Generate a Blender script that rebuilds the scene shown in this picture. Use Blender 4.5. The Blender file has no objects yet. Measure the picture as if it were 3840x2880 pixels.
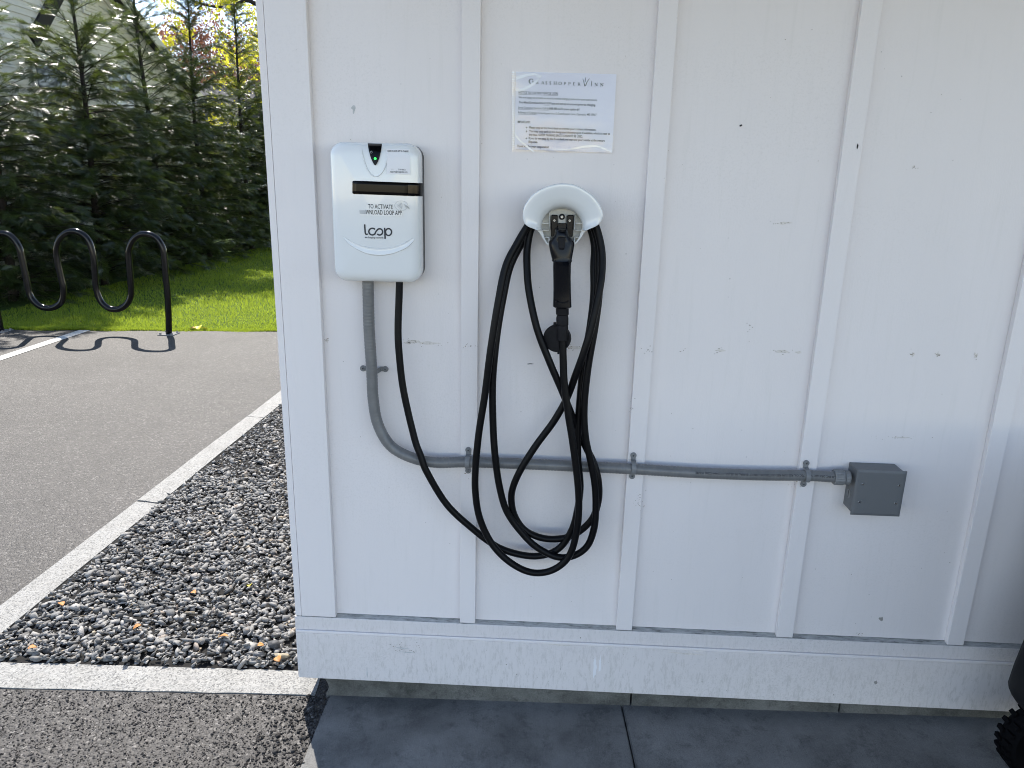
import bpy, bmesh, math, random
import numpy as np
from mathutils import Matrix, Vector

# ------------------------------------------------------------------ camera, world, sun, exposure
S = bpy.context.scene
COL = S.collection
HC = 1.7228                                   # camera height above the pavement (m)
WY = 2.10                                     # distance to the face of the wall trim (m)
PITCH, ROLL, YAW = map(math.radians, (15.656, 1.28, 2.244))
fwd = np.array([-math.sin(YAW)*math.cos(PITCH), math.cos(YAW)*math.cos(PITCH), -math.sin(PITCH)])
rgt = np.array([math.cos(YAW), math.sin(YAW), 0.0])
upv = np.cross(rgt, fwd)
rgt, upv = rgt*math.cos(ROLL)+upv*math.sin(ROLL), -rgt*math.sin(ROLL)+upv*math.cos(ROLL)
cam = bpy.data.objects.new('camera', bpy.data.cameras.new('camera'))
COL.objects.link(cam)
M = Matrix.Identity(4)
for i in range(3):
    M[i][0], M[i][1], M[i][2] = rgt[i], upv[i], -fwd[i]
M[2][3] = HC
cam.matrix_world = M
cam.data.sensor_width = 36.0
cam.data.lens = 36.0*2780/3840
cam.data.clip_start = 0.05
cam.data.clip_end = 600
S.camera = cam

SUN_EL, SUN_AZ = math.radians(50.8), math.radians(26.2)     # azimuth measured from +Y towards -X
world = bpy.data.worlds.new('World'); S.world = world
world.use_nodes = True
wn = world.node_tree
wn.nodes.clear()
sky = wn.nodes.new('ShaderNodeTexSky')
sky.sky_type = 'NISHITA'; sky.sun_disc = False
sky.sun_elevation = SUN_EL
sky.sun_rotation = -SUN_AZ
sky.altitude = 2500; sky.air_density = 1.0; sky.dust_density = 0.05; sky.ozone_density = 1.0
bg = wn.nodes.new('ShaderNodeBackground'); bg.inputs['Strength'].default_value = 0.15
wo = wn.nodes.new('ShaderNodeOutputWorld')
wb = wn.nodes.new('ShaderNodeMix'); wb.data_type = 'RGBA'; wb.blend_type = 'MULTIPLY'     # camera white balance set for open shade
wb.inputs[0].default_value = 1.0; wb.inputs[7].default_value = (1.17, 1.0, 0.86, 1)
wn.links.new(sky.outputs[0], wb.inputs[6]); wn.links.new(wb.outputs[2], bg.inputs[0]); wn.links.new(bg.outputs[0], wo.inputs[0])
sl = bpy.data.lights.new('sun', 'SUN'); sl.energy = 3.1; sl.angle = math.radians(0.53); sl.color = (1.0, 0.94, 0.86)
sun = bpy.data.objects.new('sun', sl); COL.objects.link(sun)
sdir = Vector((-math.sin(SUN_AZ)*math.cos(SUN_EL), math.cos(SUN_AZ)*math.cos(SUN_EL), math.sin(SUN_EL)))
sun.rotation_euler = sdir.to_track_quat('Z', 'Y').to_euler()
S.view_settings.view_transform = 'Standard'
S.view_settings.look = 'None'
S.view_settings.gamma = 1.0
S.view_settings.use_curve_mapping = False
S.view_settings.exposure = 1.62
S.cycles.filter_width = 1.0
S.cycles.max_bounces = 10
S.cycles.diffuse_bounces = 5
S.cycles.transparent_max_bounces = 12

rng = np.random.default_rng(7)
rnd = random.Random(7)

# ------------------------------------------------------------------ measuring helpers (2212-px wide view of the photograph -> metres)
K = 3840/2212
def ray(px, py):
    return rgt*((px*K-1920)/2780) + upv*(-(py*K-1440)/2780) + fwd
def at(px, py, Y=WY):
    d = ray(px, py); return d*(Y/d[1]) + np.array([0, 0, HC])
def gp(px, py, z=0.0):
    d = ray(px, py); return d*((z-HC)/d[2]) + np.array([0, 0, HC])
def atX(px, py, X):
    d = ray(px, py); return d*(X/d[0]) + np.array([0, 0, HC])
def zoomer(x0, y0, sc):
    return lambda zx, zy: ((x0+zx/sc)/K, (y0+zy/sc)/K)

# ------------------------------------------------------------------ materials
def new_mat(name):
    m = bpy.data.materials.new(name); m.use_nodes = True
    nt = m.node_tree
    b = nt.nodes['Principled BSDF']
    return m, nt, b
def N(nt, t, **kw):
    n = nt.nodes.new(t)
    for k, v in kw.items():
        if k in n.inputs: n.inputs[k].default_value = v
        else: setattr(n, k, v)
    return n
def pos(nt):
    return N(nt, 'ShaderNodeNewGeometry').outputs['Position']
def noise(nt, vec, scale, detail=4, rough=0.55, dist=0.0):
    n = N(nt, 'ShaderNodeTexNoise', Scale=scale, Detail=detail, Roughness=rough, Distortion=dist)
    if vec is not None: nt.links.new(vec, n.inputs['Vector'])
    return n.outputs['Fac']
def stretch(nt, vec, sx, sy, sz):
    m = N(nt, 'ShaderNodeMapping'); m.inputs['Scale'].default_value = (sx, sy, sz)
    nt.links.new(vec, m.inputs['Vector']); return m.outputs[0]
def ramp(nt, fac, stops):
    r = N(nt, 'ShaderNodeValToRGB')
    e = r.color_ramp.elements
    while len(e) < len(stops): e.new(0.5)
    for i, (p, c) in enumerate(stops):
        e[i].position = p
        e[i].color = (*c, 1) if hasattr(c, '__len__') else (c, c, c, 1)
    nt.links.new(fac, r.inputs[0]); return r.outputs[0]
def mixc(nt, fac, a, b, mode='MIX'):
    m = N(nt, 'ShaderNodeMix', data_type='RGBA', blend_type=mode)
    for sock, v in ((m.inputs[0], fac), (m.inputs[6], a), (m.inputs[7], b)):
        if hasattr(v, 'links') or hasattr(v, 'is_linked'): nt.links.new(v, sock)
        elif hasattr(v, '__len__'): sock.default_value = (*v, 1) if len(v) == 3 else v
        else: sock.default_value = v
    return m.outputs[2]
def bump(nt, b, h, strength, dist=0.002):
    n = N(nt, 'ShaderNodeBump', Strength=strength, Distance=dist)
    nt.links.new(h, n.inputs['Height']); nt.links.new(n.outputs[0], b.inputs['Normal']); return n
def simple(name, col, rough=0.5, spec=0.5, metal=0.0, var=0.0, vscale=40, bmp=0.0, bscale=400, coat=0.0):
    m, nt, b = new_mat(name)
    b.inputs['Base Color'].default_value = (*col, 1)
    b.inputs['Roughness'].default_value = rough
    b.inputs['Specular IOR Level'].default_value = spec
    b.inputs['Metallic'].default_value = metal
    b.inputs['Coat Weight'].default_value = coat
    b.inputs['Coat Roughness'].default_value = 0.04
    if var > 0 or bmp > 0: p = pos(nt)
    if var > 0:
        lo = tuple(c*(1-var) for c in col); hi = tuple(min(1, c*(1+var)) for c in col)
        nt.links.new(ramp(nt, noise(nt, p, vscale), [(0.3, lo), (0.7, hi)]), b.inputs['Base Color'])
    if bmp > 0: bump(nt, b, noise(nt, p, bscale, 3), bmp, 0.001)
    return m

def wall_paint(name, base=(0.83, 0.79, 0.78), dirt=0.5):
    m, nt, b = new_mat(name); p = pos(nt)
    c1 = ramp(nt, noise(nt, stretch(nt, p, 3, 3, 0.8), 1.2, 4), [(0.3, tuple(x*0.965 for x in base)), (0.7, base)])
    # faint vertical wash streaks and fine grime specks
    st = ramp(nt, noise(nt, stretch(nt, p, 60, 60, 4), 1.0, 4, 0.6), [(0.55, 0.0), (0.8, 1.0)])
    c2 = mixc(nt, N(nt, 'ShaderNodeMath', operation='MULTIPLY').outputs[0], c1, (0.62, 0.61, 0.58))
    mul = nt.nodes[-2] if False else None
    mm = N(nt, 'ShaderNodeMath', operation='MULTIPLY'); mm.inputs[1].default_value = 0.22*dirt
    nt.links.new(st, mm.inputs[0])
    c2 = mixc(nt, mm.outputs[0], c1, (0.60, 0.59, 0.55))
    v = N(nt, 'ShaderNodeTexVoronoi', Scale=26.0, Randomness=1.0); nt.links.new(p, v.inputs['Vector'])
    sp = ramp(nt, v.outputs['Distance'], [(0.035, 1.0), (0.06, 0.0)])
    gate = ramp(nt, noise(nt, p, 2.3, 2), [(0.56, 0.0), (0.62, 1.0)])
    m2 = N(nt, 'ShaderNodeMath', operation='MULTIPLY'); nt.links.new(sp, m2.inputs[0]); nt.links.new(gate, m2.inputs[1])
    m3 = N(nt, 'ShaderNodeMath', operation='MULTIPLY'); nt.links.new(m2.outputs[0], m3.inputs[0]); m3.inputs[1].default_value = 0.55*dirt
    c3 = mixc(nt, m3.outputs[0], c2, (0.16, 0.15, 0.14))
    mot = ramp(nt, noise(nt, p, 150, 4, 0.75), [(0.50, 0.0), (0.66, 1.0)])
    zone = ramp(nt, noise(nt, stretch(nt, p, 1.6, 1.6, 2.6), 1.0, 3), [(0.46, 0.0), (0.62, 1.0)])
    sx_ = N(nt, 'ShaderNodeSeparateXYZ'); nt.links.new(p, sx_.inputs[0])
    low = N(nt, 'ShaderNodeMapRange'); nt.links.new(sx_.outputs[2], low.inputs[0])
    for i_, v_ in ((1, 0.16), (2, 0.42), (3, 1.0), (4, 0.10)): low.inputs[i_].default_value = v_
    spl = ramp(nt, noise(nt, stretch(nt, p, 90, 90, 26), 1.0, 5, 0.8), [(0.50, 0.0), (0.62, 1.0)])
    f1 = N(nt, 'ShaderNodeMath', operation='MULTIPLY'); nt.links.new(mot, f1.inputs[0]); nt.links.new(zone, f1.inputs[1])
    f2 = N(nt, 'ShaderNodeMath', operation='MULTIPLY'); nt.links.new(spl, f2.inputs[0]); nt.links.new(low.outputs[0], f2.inputs[1])
    f3 = N(nt, 'ShaderNodeMath', operation='MAXIMUM'); nt.links.new(f1.outputs[0], f3.inputs[0]); nt.links.new(f2.outputs[0], f3.inputs[1])
    f4 = N(nt, 'ShaderNodeMath', operation='MULTIPLY'); nt.links.new(f3.outputs[0], f4.inputs[0]); f4.inputs[1].default_value = 0.17*dirt
    c3 = mixc(nt, f4.outputs[0], c3, (0.42, 0.40, 0.37))
    nt.links.new(c3, b.inputs['Base Color'])
    b.inputs['Roughness'].default_value = 0.42
    b.inputs['Specular IOR Level'].default_value = 0.35
    h = noise(nt, stretch(nt, p, 260, 260, 90), 1.0, 3, 0.6)
    bump(nt, b, h, 0.34, 0.0012)
    return m

MAT = {}
MAT['wall'] = wall_paint('white_wall_paint', dirt=0.7)
MAT['trim'] = wall_paint('white_trim_paint', base=(0.83, 0.793, 0.785), dirt=0.5)
MAT['skirt'] = wall_paint('white_skirt_paint', base=(0.77, 0.735, 0.725), dirt=2.2)

def dirty_ledge():
    m, nt, b = new_mat('grimy_ledge'); p = pos(nt)
    c = ramp(nt, noise(nt, stretch(nt, p, 30, 120, 60), 1.0, 5, 0.65), [(0.26, (0.10, 0.10, 0.09)), (0.45, (0.36, 0.36, 0.345)), (0.72, (0.55, 0.55, 0.535))])
    nt.links.new(c, b.inputs['Base Color']); b.inputs['Roughness'].default_value = 0.8
    return m
MAT['ledge'] = dirty_ledge()
MAT['soffit'] = simple('dark_porch_ceiling', (0.20, 0.19, 0.175), 0.7, 0.2, var=0.1, vscale=6)  # unseen ceiling, kept dark so it bounces less light

def concrete(name, lo, mid, hi, sc=3.0):
    m, nt, b = new_mat(name); p = pos(nt)
    big = noise(nt, p, sc, 7, 0.68, 0.15)
    c = ramp(nt, big, [(0.30, lo), (0.48, mid), (0.70, hi)])
    blot = ramp(nt, noise(nt, p, sc*6, 7, 0.8, 0.2), [(0.52, 0.0), (0.66, 1.0)])
    k = N(nt, 'ShaderNodeMath', operation='MULTIPLY'); nt.links.new(blot, k.inputs[0]); k.inputs[1].default_value = 0.5
    c = mixc(nt, k.outputs[0], c, tuple(x*0.62 for x in lo))
    g = ramp(nt, noise(nt, p, 300, 3, 0.8), [(0.3, 0.70), (0.7, 1.22)])
    c = mixc(nt, 1.0, c, g, 'MULTIPLY')
    nt.links.new(c, b.inputs['Base Color']); b.inputs['Roughness'].default_value = 0.85
    b.inputs['Specular IOR Level'].default_value = 0.25
    a = noise(nt, stretch(nt, p, 170, 34, 60), 1.0, 4, 0.6, 0.6)
    pit = N(nt, 'ShaderNodeTexVoronoi', Scale=90.0); nt.links.new(p, pit.inputs['Vector'])
    pr = ramp(nt, pit.outputs['Distance'], [(0.08, 0.0), (0.22, 1.0)])
    h = mixc(nt, 0.35, a, pr)
    bump(nt, b, h, 0.6, 0.003)
    return m
MAT['slab'] = concrete('broom_finished_concrete', (0.075, 0.075, 0.073), (0.165, 0.163, 0.157), (0.25, 0.248, 0.238), 2.2)
MAT['foundation'] = concrete('stained_foundation_concrete', (0.05, 0.05, 0.045), (0.13, 0.13, 0.118), (0.20, 0.20, 0.185), 5.0)

def asphalt():
    m, nt, b = new_mat('asphalt'); p = pos(nt)
    v = N(nt, 'ShaderNodeTexVoronoi', Scale=135.0, Randomness=1.0); nt.links.new(p, v.inputs['Vector'])
    v2 = N(nt, 'ShaderNodeTexVoronoi', Scale=70.0, Randomness=1.0); nt.links.new(p, v2.inputs['Vector'])
    sep = N(nt, 'ShaderNodeSeparateColor'); nt.links.new(v.outputs['Color'], sep.inputs[0])
    c = ramp(nt, sep.outputs[0], [(0.0, (0.023, 0.021, 0.0195)), (0.55, (0.044, 0.040, 0.037)), (0.9, (0.069, 0.063, 0.058)), (0.997, (0.16, 0.15, 0.14))])
    big = ramp(nt, noise(nt, p, 0.9, 6, 0.65), [(0.3, 0.72), (0.7, 1.22)])
    c = mixc(nt, 1.0, c, big, 'MULTIPLY')
    med = ramp(nt, noise(nt, p, 14, 4, 0.7), [(0.3, 0.86), (0.7, 1.12)])
    c = mixc(nt, 1.0, c, med, 'MULTIPLY')
    nt.links.new(c, b.inputs['Base Color'])
    b.inputs['Roughness'].default_value = 0.62
    b.inputs['Specular IOR Level'].default_value = 0.4
    h = mixc(nt, 0.5, v.outputs['Distance'], v2.outputs['Distance'])
    n = bump(nt, b, h, 0.9, 0.006); n.invert = True
    return m
MAT['asphalt'] = asphalt()

def granite():
    m, nt, b = new_mat('pale_granite'); p = pos(nt)
    v = N(nt, 'ShaderNodeTexVoronoi', Scale=190.0); nt.links.new(p, v.inputs['Vector'])
    sep = N(nt, 'ShaderNodeSeparateColor'); nt.links.new(v.outputs['Color'], sep.inputs[0])
    c = ramp(nt, sep.outputs[1], [(0.0, (0.11, 0.11, 0.107)), (0.16, (0.20, 0.198, 0.192)), (0.45, (0.27, 0.267, 0.257)), (1.0, (0.34, 0.335, 0.32))])
    c = mixc(nt, 1.0, c, ramp(nt, noise(nt, p, 9, 4), [(0.3, (0.88, 0.87, 0.85)), (0.7, (1.05, 1.05, 1.04))]), 'MULTIPLY')
    nt.links.new(c, b.inputs['Base Color']); b.inputs['Roughness'].default_value = 0.75
    bump(nt, b, noise(nt, p, 170, 4, 0.7), 0.9, 0.005)
    return m
MAT['granite'] = granite()

def island(nt):
    return N(nt, 'ShaderNodeNewGeometry').outputs['Random Per Island']
def stones(name, stops, scale=300, spec=0.3):
    m, nt, b = new_mat(name)
    c = ramp(nt, island(nt), stops)
    tx = N(nt, 'ShaderNodeNewGeometry').outputs['Position']
    c = mixc(nt, 1.0, c, ramp(nt, noise(nt, tx, scale, 3, 0.7), [(0.3, 0.72), (0.7, 1.3)]), 'MULTIPLY')
    nt.links.new(c, b.inputs['Base Color']); b.inputs['Roughness'].default_value = 0.6
    b.inputs['Specular IOR Level'].default_value = 0.45
    bump(nt, b, noise(nt, tx, scale*0.8, 3, 0.7), 0.5, 0.002)
    b.inputs['Roughness'].default_value = 0.75; b.inputs['Specular IOR Level'].default_value = spec
    return m
MAT['gravel'] = stones('crushed_dark_stone', [(0.0, (0.09, 0.089, 0.087)), (0.3, (0.165, 0.163, 0.158)), (0.70, (0.235, 0.23, 0.22)), (0.95, (0.31, 0.30, 0.285)), (0.985, (0.22, 0.18, 0.15)), (0.998, (0.32, 0.27, 0.2))])
MAT['aggregate'] = stones('asphalt_stone', [(0.0, (0.016, 0.015, 0.0148)), (0.5, (0.032, 0.0305, 0.030)), (0.9, (0.048, 0.046, 0.045)), (1.0, (0.060, 0.058, 0.056))], 500, 0.2)
MAT['soil'] = simple('gap_shade_soil', (0.014, 0.0135, 0.013), 0.9, 0.2, var=0.4)  # soil blackened to paint the shade in gaps between stones

def leafy(name, stops, rough=0.4, trans=0.35, tcol=(0.2, 0.35, 0.04), spec=0.5):
    m, nt, b = new_mat(name)
    c = ramp(nt, island(nt), stops)
    nt.links.new(c, b.inputs['Base Color'])
    b.inputs['Roughness'].default_value = rough
    b.inputs['Specular IOR Level'].default_value = spec
    t = N(nt, 'ShaderNodeBsdfTranslucent'); t.inputs[0].default_value = (*tcol, 1)
    mx = N(nt, 'ShaderNodeMixShader'); mx.inputs[0].default_value = trans
    out = nt.nodes['Material Output']
    nt.links.new(b.outputs[0], mx.inputs[1]); nt.links.new(t.outputs[0], mx.inputs[2]); nt.links.new(mx.outputs[0], out.inputs[0])
    return m
MAT['frond'] = leafy('arborvitae_frond', [(0.0, (0.008, 0.018, 0.008)), (0.5, (0.016, 0.030, 0.011)), (0.85, (0.026, 0.044, 0.015)), (1.0, (0.055, 0.070, 0.02))], 0.31, 0.28, (0.19, 0.25, 0.04), 0.9)
MAT['grass'] = leafy('lawn_grass', [(0.0, (0.06, 0.11, 0.010)), (0.5, (0.12, 0.18, 0.014)), (0.9, (0.19, 0.24, 0.022)), (1.0, (0.34, 0.30, 0.10))], 0.45, 0.5, (0.42, 0.53, 0.05), 0.35)
def patchy_dapple(m):  # uneven grass tones, painted in place of dappled tree shade
    nt = m.node_tree; b = nt.nodes['Principled BSDF']; src = b.inputs['Base Color'].links[0].from_socket
    p = pos(nt)
    c = mixc(nt, 1.0, src, ramp(nt, noise(nt, p, 1.5, 4, 0.6), [(0.32, (0.55, 0.62, 0.5)), (0.5, (0.95, 0.97, 0.9)), (0.68, (1.2, 1.1, 1.0))]), 'MULTIPLY')
    nt.links.new(c, b.inputs['Base Color'])
patchy_dapple(MAT['grass'])
MAT['yellow'] = leafy('spring_yellow_leaf', [(0.0, (0.30, 0.30, 0.02)), (0.6, (0.48, 0.46, 0.03)), (1.0, (0.60, 0.56, 0.06))], 0.5, 0.5, (0.78, 0.74, 0.05), 0.3)
MAT['russet'] = leafy('russet_bud', [(0.0, (0.10, 0.045, 0.03)), (0.6, (0.20, 0.09, 0.055)), (1.0, (0.30, 0.16, 0.11))], 0.6, 0.35, (0.36, 0.16, 0.10), 0.3)
MAT['lawn'] = simple('lawn_soil', (0.05, 0.085, 0.02), 0.9, 0.1, var=0.35, vscale=9)
MAT['bark'] = simple('dark_bark', (0.035, 0.029, 0.025), 0.85, 0.2, var=0.35, vscale=60, bmp=0.5, bscale=120)
MAT['greybark'] = simple('grey_bark', (0.16, 0.14, 0.13), 0.85, 0.2, var=0.3, vscale=40)
MAT['dryleaf'] = simple('dry_leaf', (0.42, 0.19, 0.06), 0.6, 0.3, var=0.35, vscale=80)
MAT['yleaf'] = simple('fallen_yellow_leaf', (0.75, 0.60, 0.06), 0.55, 0.3, var=0.2, vscale=60)

MAT['plastic'] = simple('white_gloss_plastic', (0.80, 0.82, 0.82), 0.16, 0.5, coat=0.4)
MAT['plastic2'] = simple('white_satin_plastic', (0.76, 0.76, 0.73), 0.32, 0.5)
MAT['ivory'] = simple('ivory_plastic', (0.60, 0.58, 0.52), 0.5, 0.4, var=0.12, vscale=90)
MAT['backshell'] = simple('charcoal_shell', (0.05, 0.052, 0.055), 0.5)
MAT['gloss'] = simple('black_gloss_window', (0.003, 0.003, 0.0035), 0.08, 0.15)
MAT['screen'] = simple('display_glass', (0.006, 0.0055, 0.005), 0.14, 0.12)
MAT['rubber'] = simple('black_cable_jacket', (0.0040, 0.0042, 0.0052), 0.40, 0.16, var=0.25, vscale=60, bmp=0.08, bscale=300)
MAT['handle'] = simple('black_handle_plastic', (0.003, 0.0036, 0.006), 0.22, 0.22)
MAT['dullblack'] = simple('dull_black_rubber', (0.007, 0.007, 0.009), 0.55, 0.2, var=0.3, vscale=90)
MAT['ink'] = simple('black_ink', (0.008, 0.008, 0.010), 0.6, 0.3)
MAT['greyink'] = simple('slate_grey_ink', (0.04, 0.043, 0.052), 0.5, 0.3)
MAT['faintink'] = simple('faint_grey_ink', (0.55, 0.56, 0.55), 0.5, 0.3)
MAT['olive'] = simple('olive_grey_ink', (0.06, 0.066, 0.05), 0.5, 0.3)
MAT['label'] = simple('white_label', (0.84, 0.84, 0.86), 0.4, 0.4)
MAT['tape'] = simple('clear_label_tape', (0.84, 0.85, 0.84), 0.2, 0.5)
MAT['paper'] = simple('white_paper', (0.86, 0.86, 0.93), 0.7, 0.2)
MAT['metal'] = simple('zinc_screw', (0.55, 0.55, 0.55), 0.3, 0.5, metal=1.0)
MAT['grime'] = simple('brown_grime', (0.29, 0.25, 0.20), 0.8, 0.2, var=0.4, vscale=200)
MAT['chip'] = simple('bare_chip', (0.36, 0.345, 0.325), 0.8, 0.2, var=0.2, vscale=120)
MAT['smear'] = simple('grey_smear', (0.55, 0.56, 0.56), 0.6, 0.2, var=0.15, vscale=80)
MAT['conduit'] = None
def conduit_mat():
    m, nt, b = new_mat('grey_conduit_pvc'); p = pos(nt)
    c = ramp(nt, noise(nt, p, 35, 4), [(0.3, (0.145, 0.148, 0.15)), (0.7, (0.185, 0.188, 0.188))])
    nt.links.new(c, b.inputs['Base Color']); b.inputs['Roughness'].default_value = 0.34
    b.inputs['Specular IOR Level'].default_value = 0.5
    return m
MAT['conduit'] = conduit_mat()
MAT['clamp'] = simple('grey_clamp', (0.20, 0.207, 0.212), 0.45, 0.5, var=0.12, vscale=120)
MAT['boxgrey'] = simple('grey_box_paint', (0.142, 0.150, 0.156), 0.45, 0.4, var=0.03, vscale=25, bmp=0.04, bscale=700)
MAT['rack'] = simple('black_powder_coat', (0.004, 0.004, 0.0045), 0.17, 0.3, bmp=0.05, bscale=500)
MAT['plate'] = simple('rack_foot_steel', (0.16, 0.16, 0.165), 0.35, 0.6, var=0.2)
MAT['line'] = simple('worn_white_road_paint', (0.43, 0.425, 0.40), 0.7, 0.3, var=0.22, vscale=55, bmp=0.5, bscale=150)
MAT['clap'] = simple('cream_clapboard', (0.62, 0.60, 0.52), 0.55, 0.3, var=0.06, vscale=3)
MAT['housetrim'] = simple('cream_house_trim', (0.66, 0.64, 0.58), 0.5, 0.3)
MAT['shingle'] = simple('dark_roof_shingle', (0.055, 0.055, 0.062), 0.85, 0.2, var=0.3, vscale=12)
MAT['pane'] = simple('window_glass', (0.05, 0.06, 0.07), 0.05, 0.8)
MAT['dark'] = simple('dark_machine_paint', (0.006, 0.0065, 0.008), 0.6, 0.15)
MAT['rim'] = simple('dark_rim', (0.006, 0.006, 0.007), 0.6, 0.1)
def led():
    m, nt, b = new_mat('green_led')
    b.inputs['Base Color'].default_value = (0.02, 0.5, 0.05, 1)
    b.inputs['Emission Color'].default_value = (0.03, 0.85, 0.10, 1); b.inputs['Emission Strength'].default_value = 0.8
    return m
MAT['led'] = led()
def sleeve_mat():
    m, nt, b = new_mat('clear_sleeve'); p = pos(nt)
    b.inputs['Base Color'].default_value = (0.9, 0.9, 0.92, 1)
    b.inputs['Roughness'].default_value = 0.08
    b.inputs['Specular IOR Level'].default_value = 0.8
    tr = N(nt, 'ShaderNodeBsdfTransparent'); tr.inputs[0].default_value = (1, 1, 1, 1)
    gl = N(nt, 'ShaderNodeBsdfGlossy'); gl.inputs['Roughness'].default_value = 0.07
    fr = N(nt, 'ShaderNodeFresnel'); fr.inputs['IOR'].default_value = 1.5
    bm = N(nt, 'ShaderNodeBump', Strength=0.35, Distance=0.004)
    nt.links.new(noise(nt, stretch(nt, p, 14, 14, 22), 1.0, 2), bm.inputs['Height'])
    nt.links.new(bm.outputs[0], gl.inputs['Normal']); nt.links.new(bm.outputs[0], fr.inputs['Normal'])
    mx = N(nt, 'ShaderNodeMixShader')
    nt.links.new(fr.outputs[0], mx.inputs[0]); nt.links.new(tr.outputs[0], mx.inputs[1]); nt.links.new(gl.outputs[0], mx.inputs[2])
    nt.links.new(mx.outputs[0], nt.nodes['Material Output'].inputs[0])
    return m
MAT['sleeve'] = sleeve_mat()
MAT['glare'] = simple('sleeve_glare', (0.88, 0.88, 0.90), 0.12, 0.6)  # near-white shared by the punched strip and the painted glare

# ------------------------------------------------------------------ object helpers
def tag(o, label=None, cat=None, group=None, kind=None):
    if label: o['label'] = label
    if cat: o['category'] = cat
    if group: o['group'] = group
    if kind: o['kind'] = kind
    return o
def thing(name, loc, label, cat, group=None, kind=None):
    o = bpy.data.objects.new(name, None); COL.objects.link(o)
    o.empty_display_size = 0.1
    o.location = Vector(loc)
    return tag(o, label, cat, group, kind)
def wloc(o):
    v = Vector((0, 0, 0))
    while o is not None:
        v = v + o.location; o = o.parent
    return v
class MB:
    def __init__(self): self.v = []; self.f = []
    def add(self, V, F):
        n = len(self.v); self.v += [tuple(map(float, p)) for p in V]; self.f += [tuple(i+n for i in q) for q in F]; return self
    def box(self, x0, x1, y0, y1, z0, z1):
        V = [(x0,y0,z0),(x1,y0,z0),(x1,y1,z0),(x0,y1,z0),(x0,y0,z1),(x1,y0,z1),(x1,y1,z1),(x0,y1,z1)]
        return self.add(V, [(3,2,1,0),(4,5,6,7),(0,1,5,4),(1,2,6,5),(2,3,7,6),(3,0,4,7)])
    def tube(self, pts, r, n=10, cap=True):
        V, F = tube(pts, r, n, cap); return self.add(V, F)
    def build(self, name, mat, parent=None, smooth=False, bevel=0.0, seg=2, local=False):
        return mesh_obj(name, self.v, self.f, mat, parent, smooth, bevel, seg, local)
def mesh_obj(name, V, F, mat, parent=None, smooth=False, bevel=0.0, seg=2, local=False):
    me = bpy.data.meshes.new(name)
    V = np.asarray(V, dtype=np.float64).reshape(-1, 3)
    if parent is not None and not local:
        V = V - np.array(wloc(parent))
    if isinstance(F, np.ndarray):
        k = F.shape[1]
        me.vertices.add(len(V)); me.vertices.foreach_set('co', V.astype(np.float32).ravel())
        me.loops.add(F.size); me.loops.foreach_set('vertex_index', F.astype(np.int32).ravel())
        me.polygons.add(len(F))
        me.polygons.foreach_set('loop_start', np.arange(0, F.size, k, dtype=np.int32))
        me.update(calc_edges=True)
    else:
        me.from_pydata([tuple(v) for v in V], [], [tuple(f) for f in F])
    if bevel > 0:
        bm = bmesh.new(); bm.from_mesh(me)
        bmesh.ops.remove_doubles(bm, verts=bm.verts, dist=1e-6)
        ed = [e for e in bm.edges if len(e.link_faces) == 2 and e.calc_face_angle(0) > 0.5]
        bmesh.ops.bevel(bm, geom=ed, offset=bevel, segments=seg, affect='EDGES', profile=0.5)
        bm.to_mesh(me); bm.free()
    if mat is not None: me.materials.append(mat)
    if smooth: me.shade_smooth()
    o = bpy.data.objects.new(name, me); COL.objects.link(o)
    if parent is not None: o.parent = parent
    return o
def smooth_angle(o, deg=35):
    me = o.data; me.shade_smooth()
    try: me.set_sharp_from_angle(angle=math.radians(deg))
    except Exception: pass
    return o
def catmull(P, per=8, closed=False):
    P = np.asarray(P, float); out = []
    n = len(P)
    for i in range(n-1):
        p0 = P[max(i-1, 0)]; p1 = P[i]; p2 = P[i+1]; p3 = P[min(i+2, n-1)]
        for t in np.linspace(0, 1, per, endpoint=False):
            out.append(0.5*((2*p1)+(-p0+p2)*t+(2*p0-5*p1+4*p2-p3)*t*t+(-p0+3*p1-3*p2+p3)*t**3))
    out.append(P[-1]); return np.array(out)
def frames(P):
    P = np.asarray(P, float); n = len(P)
    T = np.gradient(P, axis=0); T /= np.linalg.norm(T, axis=1)[:, None]+1e-12
    ref = np.array([0, 1.0, 0]) if abs(T[0][1]) < 0.8 else np.array([0, 0, 1.0])
    a = np.cross(T[0], ref); a /= np.linalg.norm(a)
    A = [a]
    for i in range(1, n):
        a = A[-1]-T[i]*np.dot(A[-1], T[i]); a /= np.linalg.norm(a)+1e-12; A.append(a)
    A = np.array(A); B = np.cross(T, A); return T, A, B
def tube(P, r, n=10, cap=True):
    P = np.asarray(P, float); T, A, B = frames(P)
    r = np.broadcast_to(np.asarray(r, float), (len(P),))
    th = np.linspace(0, 2*np.pi, n, endpoint=False)
    V = (P[:, None]+r[:, None, None]*(np.cos(th)[None, :, None]*A[:, None]+np.sin(th)[None, :, None]*B[:, None])).reshape(-1, 3)
    F = []
    for i in range(len(P)-1):
        for j in range(n):
            k = (j+1) % n
            F.append((i*n+j, i*n+k, (i+1)*n+k, (i+1)*n+j))
    if cap:
        F.append(tuple(range(n))[::-1]); F.append(tuple((len(P)-1)*n+j for j in range(n)))
    return V, F
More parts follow.
